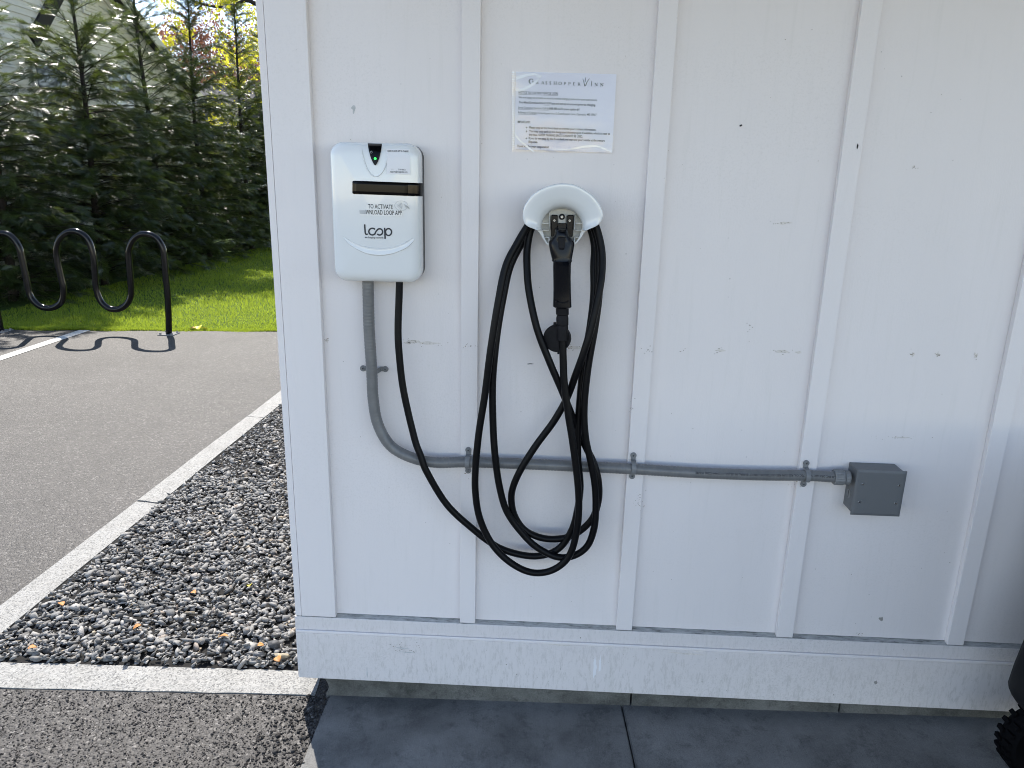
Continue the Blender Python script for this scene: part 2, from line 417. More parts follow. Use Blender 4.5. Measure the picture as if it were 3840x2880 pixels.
def disc(c, n, r, h, seg=16, r2=None):
    """short cylinder from c along n"""
    n = np.asarray(n, float); n /= np.linalg.norm(n); c = np.asarray(c, float)
    a = np.cross(n, (0, 0, 1.0)) if abs(n[2]) < 0.9 else np.cross(n, (1.0, 0, 0))
    a /= np.linalg.norm(a); b = np.cross(n, a); r2 = r if r2 is None else r2
    th = np.linspace(0, 2*np.pi, seg, endpoint=False)
    ring = np.cos(th)[:, None]*a+np.sin(th)[:, None]*b
    V = np.vstack([c+ring*r, c+n*h+ring*r2])
    F = [(j, (j+1) % seg, seg+(j+1) % seg, seg+j) for j in range(seg)]
    F += [tuple(range(seg, 2*seg)), tuple(range(seg))[::-1]]
    return V, F
def plate(poly, d0, d1):
    """prism whose outline poly is a list of 3-D points, thickened from offset d0 to d1 along -Y"""
    n = len(poly); P = np.asarray(poly, float)
    V = np.vstack([P-[0, d0, 0], P-[0, d1, 0]])
    F = [tuple(range(n))[::-1], tuple(range(n, 2*n))]+[(j, (j+1) % n, n+(j+1) % n, n+j) for j in range(n)]
    return V, F
NEGY = np.array([0, -1.0, 0])
_txt = {}
def text_geo(s, bold=0.0):
    key = (s, bold)
    if key in _txt: return _txt[key]
    cu = bpy.data.curves.new('txt', 'FONT'); cu.body = s; cu.resolution_u = 2; cu.offset = bold
    ob = bpy.data.objects.new('txt', cu)
    me = ob.to_mesh()
    V = np.zeros(len(me.vertices)*3); me.vertices.foreach_get('co', V); V = V.reshape(-1, 3)[:, :2].copy()
    F = [tuple(p.vertices) for p in me.polygons]
    ob.to_mesh_clear(); bpy.data.objects.remove(ob); bpy.data.curves.remove(cu)
    _txt[key] = (V, F); return V, F
CAP = None
def text_on(mb, s, p0, p1, cap, n=NEGY, bold=0.0, lift=0.0):
    """lay text s so that its ink runs from p0 to p1 (baseline) with capital height cap"""
    global CAP
    if CAP is None: CAP = text_geo('H')[0][:, 1].max()
    V, F = text_geo(s, bold)
    p0 = np.asarray(p0, float); p1 = np.asarray(p1, float)
    d = p1-p0; L = np.linalg.norm(d); d = d/L
    up = np.cross(n, d); up /= np.linalg.norm(up)
    x0, x1 = V[:, 0].min(), V[:, 0].max()
    W = p0+np.outer((V[:, 0]-x0)/(x1-x0)*L, d)+np.outer(V[:, 1]/CAP*cap, up)+np.asarray(n)*lift
    mb.add(W, F)

# ------------------------------------------------------------------ ground
EDGE = lambda x: 7.65+(x+5.87)*(7.99-7.65)/(5.87-2.95)       # where the asphalt meets the lawn
KL = lambda y: -2.151+(y-2.548)*(2.151-2.101)/(5.698-2.548)  # outer edge of the side kerb
KR = lambda y: -2.017+(y-2.48)*(2.017-1.978)/(5.379-2.48)    # inner edge of the side kerb
m = MB()
m.add([(-60, EDGE(-60), 0), (-60, -60, 0), (60, -60, 0), (60, EDGE(60), 0)], [(0, 1, 2, 3)])
tag(m.build('asphalt_paving', MAT['asphalt']), kind='structure')
m = MB()
m.add([(-80, EDGE(-80)+0.0, -0.012), (80, EDGE(80), -0.012), (80, 160, -0.012), (-80, 160, -0.012)], [(0, 1, 2, 3)])
tag(m.build('lawn', MAT['lawn']), kind='structure')
m = MB()
c = [gp(-150, 878, .004), gp(-150, 864, .004), gp(178, 712, .004), gp(200, 712, .004)]
lx0, lx1 = -5.045, -4.925
m.add([(lx0, 3.5, .004), (lx1, 3.5, .004), (lx1, EDGE(lx1)-.01, .004), (lx0, EDGE(lx0)-.01, .004)], [(0, 1, 2, 3)])
tag(m.build('parking_line', MAT['line']), kind='structure')
# gravel bed base
m = MB()
m.add([(-2.02, 2.17, .0012), (-.74, 2.20, .0012), (-.74, 9.0, .0012), (-1.95, 9.0, .0012)], [(0, 1, 2, 3)])
tag(m.build('gravel_bed', MAT['soil']), kind='structure')
# broom-finished concrete apron: two slabs either side of a joint
ap = thing('concrete_apron', (0.4, 1.6, 0), None, None, kind='structure')
def slab(poly, h=0.03):
    bm = bmesh.new()
    tz = lambda x: 0.006+0.021*max(0.0, x+0.69)/1.0*0.85
    lo = [bm.verts.new((x, y, -0.1)) for x, y in poly]; hi = [bm.verts.new((x, y, tz(x))) for x, y in poly]
    n = len(poly)
    bm.faces.new(hi); bm.faces.new(lo[::-1])
    for j in range(n): bm.faces.new((lo[j], lo[(j+1) % n], hi[(j+1) % n], hi[j]))
    ed = [e for e in bm.edges if all(v in hi for v in e.verts)]
    bmesh.ops.bevel(bm, geom=ed, offset=0.004, segments=2, affect='EDGES')
    me = bpy.data.meshes.new('slab'); bm.to_mesh(me); bm.free()
    me.materials.append(MAT['slab'])
    for v in me.vertices: v.co -= ap.location
    o = bpy.data.objects.new('slab', me); COL.objects.link(o); o.parent = ap; return o
jt, jb = gp(1345, 1535, .02), gp(1372, 1659, .02)
jd = (jb-jt)/(jt[1]-jb[1])
jx = lambda y: jt[0]+jd[0]*(jt[1]-y)
slab([(-.683, 2.16), (-.672, 1.2), (-.66, 0.2), (jx(.2)-.0022, 0.2), (jx(2.16)-.0022, 2.16)])
slab([(jx(2.16)+.0022, 2.16), (jx(.2)+.0022, 0.2), (3.2, 0.2), (3.2, 2.16)])
# granite kerbs: every stone is a piece
def kerb_stone(parent, poly, h=0.012):
    """poly: four (x, y) corners; rough-sawn top with slight unevenness"""
    a, b, c, d = [np.array(p, float) for p in poly]
    nu = max(3, int(np.linalg.norm(b-a)/0.07)); nv = 4
    V = []; F = []
    for i in range(nu+1):
        for j in range(nv+1):
            s, t = i/nu, j/nv
            p = (a*(1-s)+b*s)*(1-t)+(d*(1-s)+c*s)*t
            e = 0.0008*math.sin(i*2.3+j)+rng.uniform(-.0006, .0006)
            q = p+rng.uniform(-.0013, .0013, 2)
            V.append((q[0], q[1], h+e-(0.0012 if j in (0, nv) or i in (0, nu) else 0)))
    top = len(V)
    for i in range(nu):
        for j in range(nv):
            k = i*(nv+1)+j; F.append((k, k+nv+1, k+nv+2, k+1))
    ringi = [i*(nv+1) for i in range(nu+1)]+[nu*(nv+1)+j for j in range(1, nv+1)]+[i*(nv+1)+nv for i in range(nu-1, -1, -1)]+[j for j in range(nv-1, 0, -1)]
    for k in ringi: V.append((V[k][0], V[k][1], -0.15))
    n = len(ringi)
    for k in range(n): F.append((ringi[k], top+k, top+(k+1) % n, ringi[(k+1) % n]))
    return mesh_obj('kerb_stone', V, F, MAT['granite'], parent)
kb = thing('granite_kerb', (-2.08, 3.5, 0), None, None, kind='structure')
ys = [2.20, 3.552, 5.010, 6.45, 7.6]
for i in range(4):
    y0, y1 = ys[i]+.006, ys[i+1]-.006
    kerb_stone(kb, [(KL(y0), y0+.01), (KR(y0), y0-.012), (KR(y1), y1-.012), (KL(y1), y1+.01)][:4], 0.007 + 0.002*(i % 2))
kf = thing('front_kerb', (-1.3, 2.15, 0), None, None, kind='structure')
fk = lambda x, a, b, xa, xb: a+(b-a)*(x-xa)/(xb-xa)
bk = lambda x: fk(x, 2.21, 2.242, -1.904, -.838)
fr_ = lambda x: fk(x, 2.079, 2.121, -1.809, -.717)
kerb_stone(kf, [(-2.62, fr_(-2.62)), (-.733, fr_(-.733)), (-.743, bk(-.743)), (-2.62, bk(-2.62))], 0.0048)

# ------------------------------------------------------------------ stones
def hull_protos(n, k, flat, seed):
    r = np.random.default_rng(seed); out = []
    for _ in range(n):
        bm = bmesh.new()
        P = r.normal(size=(k, 3)); P /= np.linalg.norm(P, axis=1)[:, None]
        P *= r.uniform(0.75, 1.05, (k, 1)); P *= np.array([1.0, r.uniform(.55, .85), r.uniform(flat*.7, flat*1.2)])
        vs = [bm.verts.new(p) for p in P]
        h = bmesh.ops.convex_hull(bm, input=vs)
        bmesh.ops.delete(bm, geom=list({g for g in h['geom_interior']+h['geom_unused'] if isinstance(g, bmesh.types.BMVert)}), context='VERTS')
        bmesh.ops.triangulate(bm, faces=bm.faces)
        bm.verts.index_update()
        out.append((np.array([v.co[:] for v in bm.verts]), np.array([[v.index for v in f.verts] for f in bm.faces])))
        bm.free()
    return out
def rotm(r, n, tilt):
    az = r.uniform(0, 2*np.pi, n); tx = r.normal(0, tilt, n); ty = r.normal(0, tilt, n)
    ca, sa = np.cos(az), np.sin(az); cx, sx = np.cos(tx), np.sin(tx); cy, sy = np.cos(ty), np.sin(ty)
    Rz = np.zeros((n, 3, 3)); Rz[:, 0, 0] = ca; Rz[:, 0, 1] = -sa; Rz[:, 1, 0] = sa; Rz[:, 1, 1] = ca; Rz[:, 2, 2] = 1
    Rx = np.zeros((n, 3, 3)); Rx[:, 0, 0] = 1; Rx[:, 1, 1] = cx; Rx[:, 1, 2] = -sx; Rx[:, 2, 1] = sx; Rx[:, 2, 2] = cx
    Ry = np.zeros((n, 3, 3)); Ry[:, 1, 1] = 1; Ry[:, 0, 0] = cy; Ry[:, 0, 2] = sy; Ry[:, 2, 0] = -sy; Ry[:, 2, 2] = cy
    return Rx @ Ry @ Rz
def scatter(protos, P, size, R, which):
    Vs = []; Fs = []; off = 0
    for k, (v, f) in enumerate(protos):
        idx = np.where(which == k)[0]
        if len(idx) == 0: continue
        W = np.einsum('nij,vj->nvi', R[idx], v)*size[idx][:, None, None]+P[idx][:, None]
        Vs.append(W.reshape(-1, 3))
        Fs.append((f[None]+(np.arange(len(idx))*len(v))[:, None, None]+off).reshape(-1, f.shape[1])); off += len(idx)*len(v)
    return np.vstack(Vs), np.vstack(Fs)
gpro = hull_protos(30, 9, 0.40, 3)
def gravel_points(n, y0, y1, smin, smax, z0, z1):
    y = rng.uniform(y0, y1, n); x = rng.uniform(0, 1, n)
    x = KR(y)+.02+x*(-.745-KR(y)-.02)
    P = np.c_[x, y, rng.uniform(z0, z1, n)]; s = rng.lognormal(math.log(smin), .32, n).clip(smin*.55, smax)
    keep = P[:, 1] > bk(P[:, 0])+.002+.35*s
    return P[keep], s[keep]
PA, sA = gravel_points(7600, 2.2, 3.9, .0180, .034, .000, .022)
PB, sB = gravel_points(8200, 3.7, 7.8, .0180, .032, .000, .018)
PC, sC = gravel_points(4500, 2.2, 5.2, .0105, .017, .006, .028)
P_ = np.vstack([PA, PB, PC]); s_ = np.r_[sA, sB, sC]
V, F = scatter(gpro, P_, s_, rotm(rng, len(P_), .36), rng.integers(0, 30, len(P_)))
tag(mesh_obj('gravel', V, F, MAT['gravel']), 'loose dark crushed stone filling the bed between kerb and wall', kind='stuff')
# coarse stones standing proud of the worn asphalt beside the apron
n = 14000
x = rng.uniform(-2.1, -.675, n); y = rng.uniform(1.45, 2.12, n)
keep = (y < fr_(x)-.004)
x, y = x[keep], y[keep]
s = rng.lognormal(math.log(.0036), .38, len(x)).clip(.002, .010)*(1+0.5*np.exp(-((x+.72)/.14)**2))
P_ = np.c_[x, y, s*.05+rng.uniform(-.001, .001, len(x))]
V, F = scatter(hull_protos(16, 10, 0.6, 5), P_, s, rotm(rng, len(x), .4), rng.integers(0, 16, len(x)))
tag(mesh_obj('asphalt_aggregate', V, F, MAT['aggregate']), 'coarse stones showing in the worn asphalt near the apron', kind='stuff')
lit = MB()
for _ in range(150):
    y = rng.uniform(2.28, 4.6); x = rng.uniform(KR(y)+.04, -.79); a = rng.uniform(0, 6.28); L = rng.uniform(.012, .04); z = rng.uniform(.026, .040)
    d = np.array([math.cos(a)*L, math.sin(a)*L, rng.uniform(-.006, .006)]); c = np.array([x, y, z])
    lit.tube([c-d*.5, c+[0, 0, rng.uniform(-.002, .003)], c+d*.5], [.0009, .0012, .0006], 4)
MAT['straw'] = simple('dry_straw', (0.40, 0.31, 0.20), 0.7, 0.2, var=0.4, vscale=30)
tag(lit.build('gravel_litter', MAT['straw']), 'dry stalks and needles scattered over the gravel', kind='stuff')
# single larger stone and a pale one
def stone(name, loc, size, seed, mat, label):
    v, f = hull_protos(1, 16, .8, seed)[0]
    o = mesh_obj(name, v*size, f, mat); o.location = loc
    return tag(o, label, 'stone')
MAT['bigstone'] = simple('charcoal_rock', (0.06, 0.061, 0.063), 0.7, 0.4, var=0.35, vscale=90, bmp=0.6, bscale=200)
MAT['palestone'] = simple('buff_rock', (0.36, 0.31, 0.22), 0.7, 0.3, var=0.35, vscale=80, bmp=0.6, bscale=200)
stone('large_stone', gp(594, 1392, .03), (.033, .03, .033), 11, MAT['bigstone'], 'largest dark angular stone on the gravel, close to the wall corner')
stone('pale_stone', gp(607, 1417, .025), (.034, .02, .02), 23, MAT['palestone'], 'pale buff stone lying just in front of the largest dark stone')

# ------------------------------------------------------------------ the garage wall
bld = thing('garage', (0.4, 2.1, 0), 'white board and batten garage wall the charger hangs on', 'building')
PY = WY+0.019                        # face of the sheet panels, behind battens
ZB = at(900, 1341)[2]                # top front edge of the skirt
ZS = at(651, 1462)[2]                # lower edge of the skirt
ZT = 2.75
XL = -.768; XR = 3.2
def pxx(x0, y0, x1, y1):             # world X of a vertical edge measured at two source-pixel points
    return (at(x0/K, y0/K)[0]+at(x1/K, y1/K)[0])/2
bat = []
bat.append((pxx(1729.6, 0, 1726.1, 2347), pxx(1802.4, 0, 1782.6, 2348.6)))
bat.append((pxx(2472.3, 0, 2309.4, 2374), pxx(2548.3, 0, 2367.3, 2377.8)))
bat.append((pxx(3235.4, 0, 2908.4, 2404), pxx(3311, 0, 2970.8, 2406.7)))
bat.append((pxx(3781.4, 1308.5, 3549.2, 2431.7), pxx(3840, 1357.4, 3610.9, 2435)))
cx1 = pxx(1150, 0, 1258.2, 2324.6)
cx0 = pxx(960.1, 0, 1109, 2322)
w = bat[0][1]-bat[0][0]
nxt = bat[3][1]+.535
while nxt < XR: bat.append((nxt-w, nxt)); nxt += .535
for x0, x1 in bat:
    MB().box(x0, x1, WY, PY-.0005, ZB, ZT).build('batten', MAT['trim'], bld, bevel=.0015)
edges = [cx1-.03]+[(a+b)/2 for a, b in bat]+[XR]
for a, b in zip(edges[:-1], edges[1:]):
    MB().box(a+.0006, b-.0006, PY, PY+.012, ZB+.0032, ZT).build('wall_panel', MAT['wall'], bld)
MB().box(cx0+.0205, cx1, WY-.003, PY-.0005, ZB+.001, ZT).build('corner_board', MAT['trim'], bld, bevel=.0015)
MB().box(cx0, cx0+.0195, WY-.0025, 8.2, ZB+.001, ZT).build('side_corner_board', MAT['trim'], bld, bevel=.0012)
MB().box(cx0+.02, XR, PY+.013, 8.19, 0.2, ZT).build('wall_core', MAT['wall'], bld)
# ledge, skirt boards
m = MB(); m.add([(cx0, WY+.001, ZB-.003), (XR, WY+.001, ZB-.003), (XR, PY+.01, ZB+.003), (cx0, PY+.01, ZB+.003), (cx0, WY+.001, ZB-.02), (XR, WY+.001, ZB-.02), (XR, PY+.01, ZB-.02), (cx0, PY+.01, ZB-.02)],
                [(0, 1, 2, 3), (7, 6, 5, 4), (0, 4, 5, 1), (1, 5, 6, 2), (2, 6, 7, 3), (3, 7, 4, 0)])
m.build('drip_cap', MAT['ledge'], bld)
ZM = at(1000, 1377)[2]+.004
MB().box(cx0-.001, XR, WY-.001, PY, ZM, ZB-.0035).build('skirt_board', MAT['skirt'], bld, bevel=.0015)
MB().box(cx0-.002, XR, WY-.006, PY, ZM-.0105, ZM-.0008).build('skirt_bead', MAT['trim'], bld, bevel=.002)
MB().box(cx0-.0015, XR, WY-.004, PY, ZS, ZM-.0115).build('skirt_board', MAT['skirt'], bld, bevel=.002)
MB().box(cx0-.0045, cx0-.002, WY+.002, 8.2, ZS, ZB-.004).build('side_skirt_board', MAT['skirt'], bld)
# foundation: a lumpy-ended concrete plinth under the skirt
fx = -.687
bm_ = MB(); prof = [(fx-.006, -.1), (fx-.006, .012), (fx+.006, .022), (fx+.003, .05), (fx-.008, .075), (fx-.014, .11), (fx-.016, .16)]
for a, b in ((None, .335), (.341, 1.02), (1.026, XR)):
    m = MB()
    if a is None:
        poly = [np.array([x, PY-.001, z]) for x, z in prof]+[np.array([b, PY-.001, .16]), np.array([b, PY-.001, -.1])]
        V_, F_ = plate(poly[::-1], 0, -.2); m.add(V_, F_)
    else: m.box(a, b, PY-.001, PY+.2, -.1, .16)
    m.build('foundation', MAT['foundation'], bld)
# unseen roof; its deep porch overhang is sized to shade the wall
PORCH = 1.8
m = MB(); m.box(cx0-.02, XR+.2, WY-PORCH, 8.6, ZT+.002, ZT+.03)
m.build('soffit', MAT['soffit'], bld)
m = MB(); m.add([(cx0-.04, WY-PORCH-.02, ZT+.031), (XR+.2, WY-PORCH-.02, ZT+.031), (XR+.2, 8.6, ZT+.031), (cx0-.04, 8.6, ZT+.031), (cx0-.04, 5.3, ZT+1.9), (XR+.2, 5.3, ZT+1.9)],
                [(0, 1, 5, 4), (2, 3, 4, 5), (0, 4, 3), (1, 2, 5), (3, 2, 1, 0)])
m.build('roof', MAT['shingle'], bld)
# paint chips, scuffs and grime
def blot(px, py, rx, rz, mat, name, y=PY, lift=.0004, n=11, seed=0, ang=0.0):
    r = np.random.default_rng(seed); c = at(px, py, y)
    th = np.linspace(0, 2*np.pi, n, endpoint=False)
    k = r.uniform(.55, 1.1, n); dx, dz = np.cos(th)*rx*k, np.sin(th)*rz*k
    ca, sa = math.cos(ang), math.sin(ang)
    P = [c+np.array([a*ca-b*sa, -lift, a*sa+b*ca]) for a, b in zip(dx, dz)]
    m = MB(); V_, F_ = plate(P, 0, .00025); m.add(V_, F_)
    return m.build(name, mat, bld)
blot(1903, 1337, .009, .009, MAT['chip'], 'paint_chip', PY, seed=2)
blot(1891, 1474, .006, .008, MAT['chip'], 'paint_chip', WY-.004, seed=4)
blot(763, 233, .007, .009, MAT['smear'], 'scuff', PY, seed=5)
blot(764, 242, .003, .006, MAT['smear'], 'scuff', PY, seed=6)
blot(1600, 271, .0045, .003, MAT['ink'], 'scuff', PY, seed=7)
blot(1852, 317, .0025, .008, MAT['ink'], 'scuff', WY, seed=8)
blot(1146, 786, .010, .0016, MAT['ink'], 'scuff', PY, seed=9, ang=.05)
MAT['smudge'] = simple('faint_tan_smudge', (0.71, 0.67, 0.63), 0.6, 0.2, var=0.12, vscale=150)
for k_, (px, py, rx, rz) in enumerate([(893, 738, .022, .006), (925, 741, .036, .005), (880, 741, .012, .004), (706, 735, .006, .005), (1017, 747, .012, .005), (1243, 751, .022, .005), (1200, 752, .02, .003), (1556, 757, .016, .004), (1690, 760, .022, .006), (1725, 761, .010, .005), (1972, 766, .006, .007), (2026, 766, .007, .007), (2108, 768, .007, .008), (1700, 481, .018, .0025), (1950, 945, .03, .003), (1690, 484, .01, .002)]):
    blot(px, py, rx, rz, MAT['smudge'], 'smudge', PY, .0002, 14, 40+k_)
for k_, (px, py, rx, rz, mt) in enumerate([(868, 1400, .030, .0022, 'smear'), (880, 1409, .034, .0018, 'smear'), (1285, 1440, .007, .045, 'label'), (1296, 1436, .004, .04, 'label'), (793, 1452, .002, .022, 'smear'), (1210, 1393, .05, .004, 'smudge'), (1480, 1412, .06, .005, 'smudge')]):
    blot(px, py, rx, rz, MAT[mt], 'smudge', WY-.004, .0003, 14, 70+k_, -.05 if rx > rz else 0)
gr = MB(); r9 = np.random.default_rng(21)
def specks(px, py, sx, sy, n, y, smin=.0005, smax=.0019, el=1.7):
    for _ in range(n):
        c = at(px+r9.normal(0, sx), py+r9.normal(0, sy), y)
        a, b = r9.uniform(smin, smax)*el, r9.uniform(smin, smax)*.7
        th = np.linspace(0, 2*np.pi, 6, endpoint=False); k = r9.uniform(.5, 1.1, 6)
        V_, F_ = plate([c+np.array([math.cos(t)*a*q, -.0003, math.sin(t)*b*q]) for t, q in zip(th, k)], 0, .0002); gr.add(V_, F_)
for px, py, sx, sy, n_, y_ in [(890, 738, 14, 3, 26, PY), (705, 735, 3, 3, 14, PY), (935, 742, 22, 3, 12, PY), (1017, 747, 7, 3, 12, WY), (1235, 751, 10, 3, 14, PY), (1400, 755, 8, 4, 12, WY),
        (1480, 757, 6, 2, 6, PY), (1550, 757, 8, 3, 10, PY), (1690, 760, 14, 3, 12, PY), (1970, 765, 4, 4, 10, PY), (2025, 766, 4, 4, 12, PY), (2108, 768, 4, 5, 12, PY),
        (1690, 482, 16, 1.5, 16, PY), (1930, 945, 30, 3, 14, PY), (1620, 710, 3, 10, 8, PY), (1975, 362, 8, 2, 8, PY), (1855, 1368, 3, 4, 10, WY),
        (1380, 1080, 7, 18, 22, WY), (1720, 1040, 8, 8, 12, WY), (880, 1395, 20, 3, 18, WY-.004), (872, 1408, 16, 3, 14, WY-.004), (1010, 1020, 5, 4, 10, WY), (1365, 880, 4, 14, 10, WY)]:
    specks(px, py, sx, sy, n_, y_)
for _ in range(70):
    specks(r9.uniform(740, 2080), r9.uniform(20, 1320), 2, 3, 1, PY, .0006, .0019, 1.0)
for _ in range(50):
    specks(r9.uniform(660, 2120), r9.uniform(1400, 1500), 2, 3, 1, WY-.004, .0006, .0016, 1.0)
tag(gr.build('grime_specks', MAT['grime'], bld), kind='stuff')

# ------------------------------------------------------------------ EV charger
Zc = zoomer(1200, 500, 2.766)
CY0, CYF = 2.092, 2.030              # base and front of the white shell
xa = at(727.5, 458, CY0)[0]; xb = at(914.5, 458, CY0)[0]
za = at(830, 606, CY0-.015)[2]; zb = at(815, 309, CY0-.01)[2]
ccx, ccz, hw, hh, cr = (xa+xb)/2, (za+zb)/2, (xb-xa)/2, (zb-za)/2, .036
chg = thing('ev_charger', (ccx, PY, za), 'white wall charger with black display strip and green light', 'charger')
def rrect(hw, hh, r, nc=8, ns=6):
    P = []
    for sx, sz, a0 in ((1, 1, 0), (-1, 1, 90), (-1, -1, 180), (1, -1, 270)):
        for k in range(nc+1):
            a = math.radians(a0+90*k/nc); P.append((sx*(hw-r)+r*math.cos(a), sz*(hh-r)+r*math.sin(a)))
    return np.array(P)
def sdf_in(x, z):
    qx, qz = abs(x)-(hw-cr), abs(z)-(hh-cr)
    if qx > 0 and qz > 0: return cr-math.hypot(qx, qz)
    return cr-max(qx, qz)
S0, HS, DW = .032, .024, .038         # edge roll width, its height, straight side height
def shell_depth(s):
    t = min(max(s, 0)/S0, 1.0)
    return DW+HS*(1-(1-t)**2.3)**(1/2.3)
def bulge(x, z):
    return .009*max(0, 1-(x/hw)**2)*max(0, 1-(z/hh)**4)
def ring(s, d):
    r = max(cr-s, .004); P = rrect(hw-s, hh-s, r)
    return [(ccx+p[0], CY0-d-(bulge(*p) if d >= DW else 0), ccz+p[1]) for p in P]
rings = [ring(0.0022, 0.0), ring(0.0003, .006), ring(0, .02), ring(0, DW)]
for t in (.03, .08, .16, .28, .42, .6, .8, 1.0): rings.append(ring(S0*t, shell_depth(S0*t)))
last = [(p[0]-ccx, p[2]-ccz) for p in rings[-1]]
for k_ in (.86, .7, .52, .34, .16, .04): rings.append([(ccx+x_*k_, CY0-DW-HS-bulge(x_*k_, z_*k_), ccz+z_*k_) for x_, z_ in last])
V = [p for r_ in rings for p in r_]; n = len(rings[0]); F = []
for i in range(len(rings)-1):
    for j in range(n):
        k = (j+1) % n; F.append((i*n+j, (i+1)*n+j, (i+1)*n+k, i*n+k))
F.append(tuple((len(rings)-1)*n+j for j in range(n))[::-1])
F.append(tuple(range(n)))
o = mesh_obj('front_shell', V, F, MAT['plastic'], chg); smooth_angle(o, 40)
bm2 = bmesh.new(); bm2.from_mesh(o.data); bmesh.ops.recalc_face_normals(bm2, faces=bm2.faces); bm2.to_mesh(o.data); bm2.free()
P = rrect(hw-.001, hh-.001, cr)
V_, F_ = plate([np.array([ccx+p[0], PY-.0005, ccz+p[1]]) for p in P], 0, PY-.0005-CY0-.001)
mesh_obj('back_plate', V_, F_, MAT['backshell'], chg)
def on_shell(px, py, lift=.0006):
    y = CYF
    for _ in range(4):
        p = at(px, py, y); y = CY0-shell_depth(sdf_in(p[0]-ccx, p[2]-ccz))-bulge(p[0]-ccx, p[2]-ccz)
    return at(px, py, y-lift)
def skin(name, polyrow_a, polyrow_b, mat, lift, parent, nv=6, thick=.0006):
    """patch between two pixel polylines laid on the shell"""
    V = []; F = []; n = len(polyrow_a)
    for j in range(nv+1):
        t = j/nv
        for a, b in zip(polyrow_a, polyrow_b):
            V.append(on_shell(a[0]*(1-t)+b[0]*t, a[1]*(1-t)+b[1]*t, lift))
    for j in range(nv):
        for i in range(n-1): F.append((j*n+i, (j+1)*n+i, (j+1)*n+i+1, j*n+i+1))
    o = mesh_obj(name, V, F, mat, parent)
    if nv > 3: o.data.shade_smooth()
    md = o.modifiers.new('solid', 'SOLIDIFY'); md.thickness = thick; md.offset = 0
    return o
# status window (dark shield at the top)
L_ = [Zc(495, 104), Zc(499, 140), Zc(507, 180), Zc(517, 220), Zc(530, 260), Zc(545, 295), Zc(560, 322), Zc(570, 332)]
R_ = [Zc(642, 108), Zc(639, 140), Zc(633, 180), Zc(624, 220), Zc(613, 260), Zc(600, 295), Zc(585, 322), Zc(575, 332)]
sw = skin('status_window', L_, R_, MAT['gloss'], .0008, chg, 8)
c = on_shell(*Zc(572, 262), .0018); V_, F_ = disc(c+[0, .0004, 0], NEGY, .0034, .0006, 16)
mesh_obj('indicator_light', V_, F_, MAT['led'], chg)
m = MB(); c = on_shell(*Zc(531, 195), .0016)
m.tube([c+np.array([math.sin(a)*.0027, 0, math.cos(a)*.0027]) for a in np.linspace(.6, 5.7, 14)], .0004, 5)
m.tube([c+np.array([0, 0, .0003]), c+np.array([0, 0, .0035])], .0004, 5)
m.build('power_symbol', MAT['faintink'], chg)
# molded crease around the shield
cr_pts = [Zc(430, 150), Zc(436, 200), Zc(450, 260), Zc(470, 320), Zc(490, 370), Zc(520, 415), Zc(550, 440), Zc(580, 448), Zc(612, 438), Zc(642, 405), Zc(664, 370), Zc(683, 320), Zc(697, 260), Zc(706, 190)]
m = MB(); m.tube(catmull([on_shell(*p, -.0002) for p in cr_pts], 4), .0013, 8); o = m.build('molded_crease', MAT['plastic'], chg, smooth=True)
# display strip that wraps round the right side
xs = np.linspace(0, 1, 24)
top = [Zc(333+x_*731, 490+x_*27) for x_ in xs]; bot = [Zc(333+x_*731, 628+x_*26) for x_ in xs]
top[0] = Zc(336, 503); bot[0] = Zc(336, 616); top.insert(1, Zc(341, 494)); bot.insert(1, Zc(341, 625)); top[2] = Zc(356, 491); bot[2] = Zc(356, 629)
skin('display_strip', top, bot, MAT['gloss'], .0008, chg, 5)
xs = np.linspace(0, 1, 12)
skin('display_screen', [Zc(352+x_*560, 501+x_*20) for x_ in xs], [Zc(352+x_*560, 622+x_*20) for x_ in xs], MAT['screen'], .0014, chg, 5, .0003)
# smile-shaped grip: its face leans upward
Zg = zoomer(1280, 820, 5.925)
up_ = [(30, 385), (130, 450), (260, 525), (420, 590), (600, 640), (800, 662), (1000, 657), (1180, 625), (1350, 570), (1480, 500), (1590, 430)]
lo_ = [(60, 440), (150, 545), (280, 635), (430, 715), (600, 775), (800, 803), (1000, 795), (1180, 755), (1350, 690), (1500, 600), (1640, 450)]
V = []; F = []
up_ = catmull([(*p,) for p in up_], 4); lo_ = catmull([(*p,) for p in lo_], 4)
for (a, b) in zip(up_, lo_):
    wd = np.clip(np.linalg.norm(a-b)/140, .1, 1)
    for t, lf in ((-.05, -.0004), (0, .0007), (.08, -.0001*wd+.0004), (.5, .0016*wd), (.9, .0034*wd), (1.0, .0036*wd), (1.06, .0022*wd), (1.12, -.0006)):
        q = a*(1-t)+b*t; V.append(on_shell(*Zg(*q), lf))
nr = 8
for i in range(len(up_)-1):
    for j in range(nr-1): F.append((i*nr+j, i*nr+j+1, (i+1)*nr+j+1, (i+1)*nr+j))
o = mesh_obj('grip_groove', V, F, MAT['plastic'], chg); smooth_angle(o, 50)
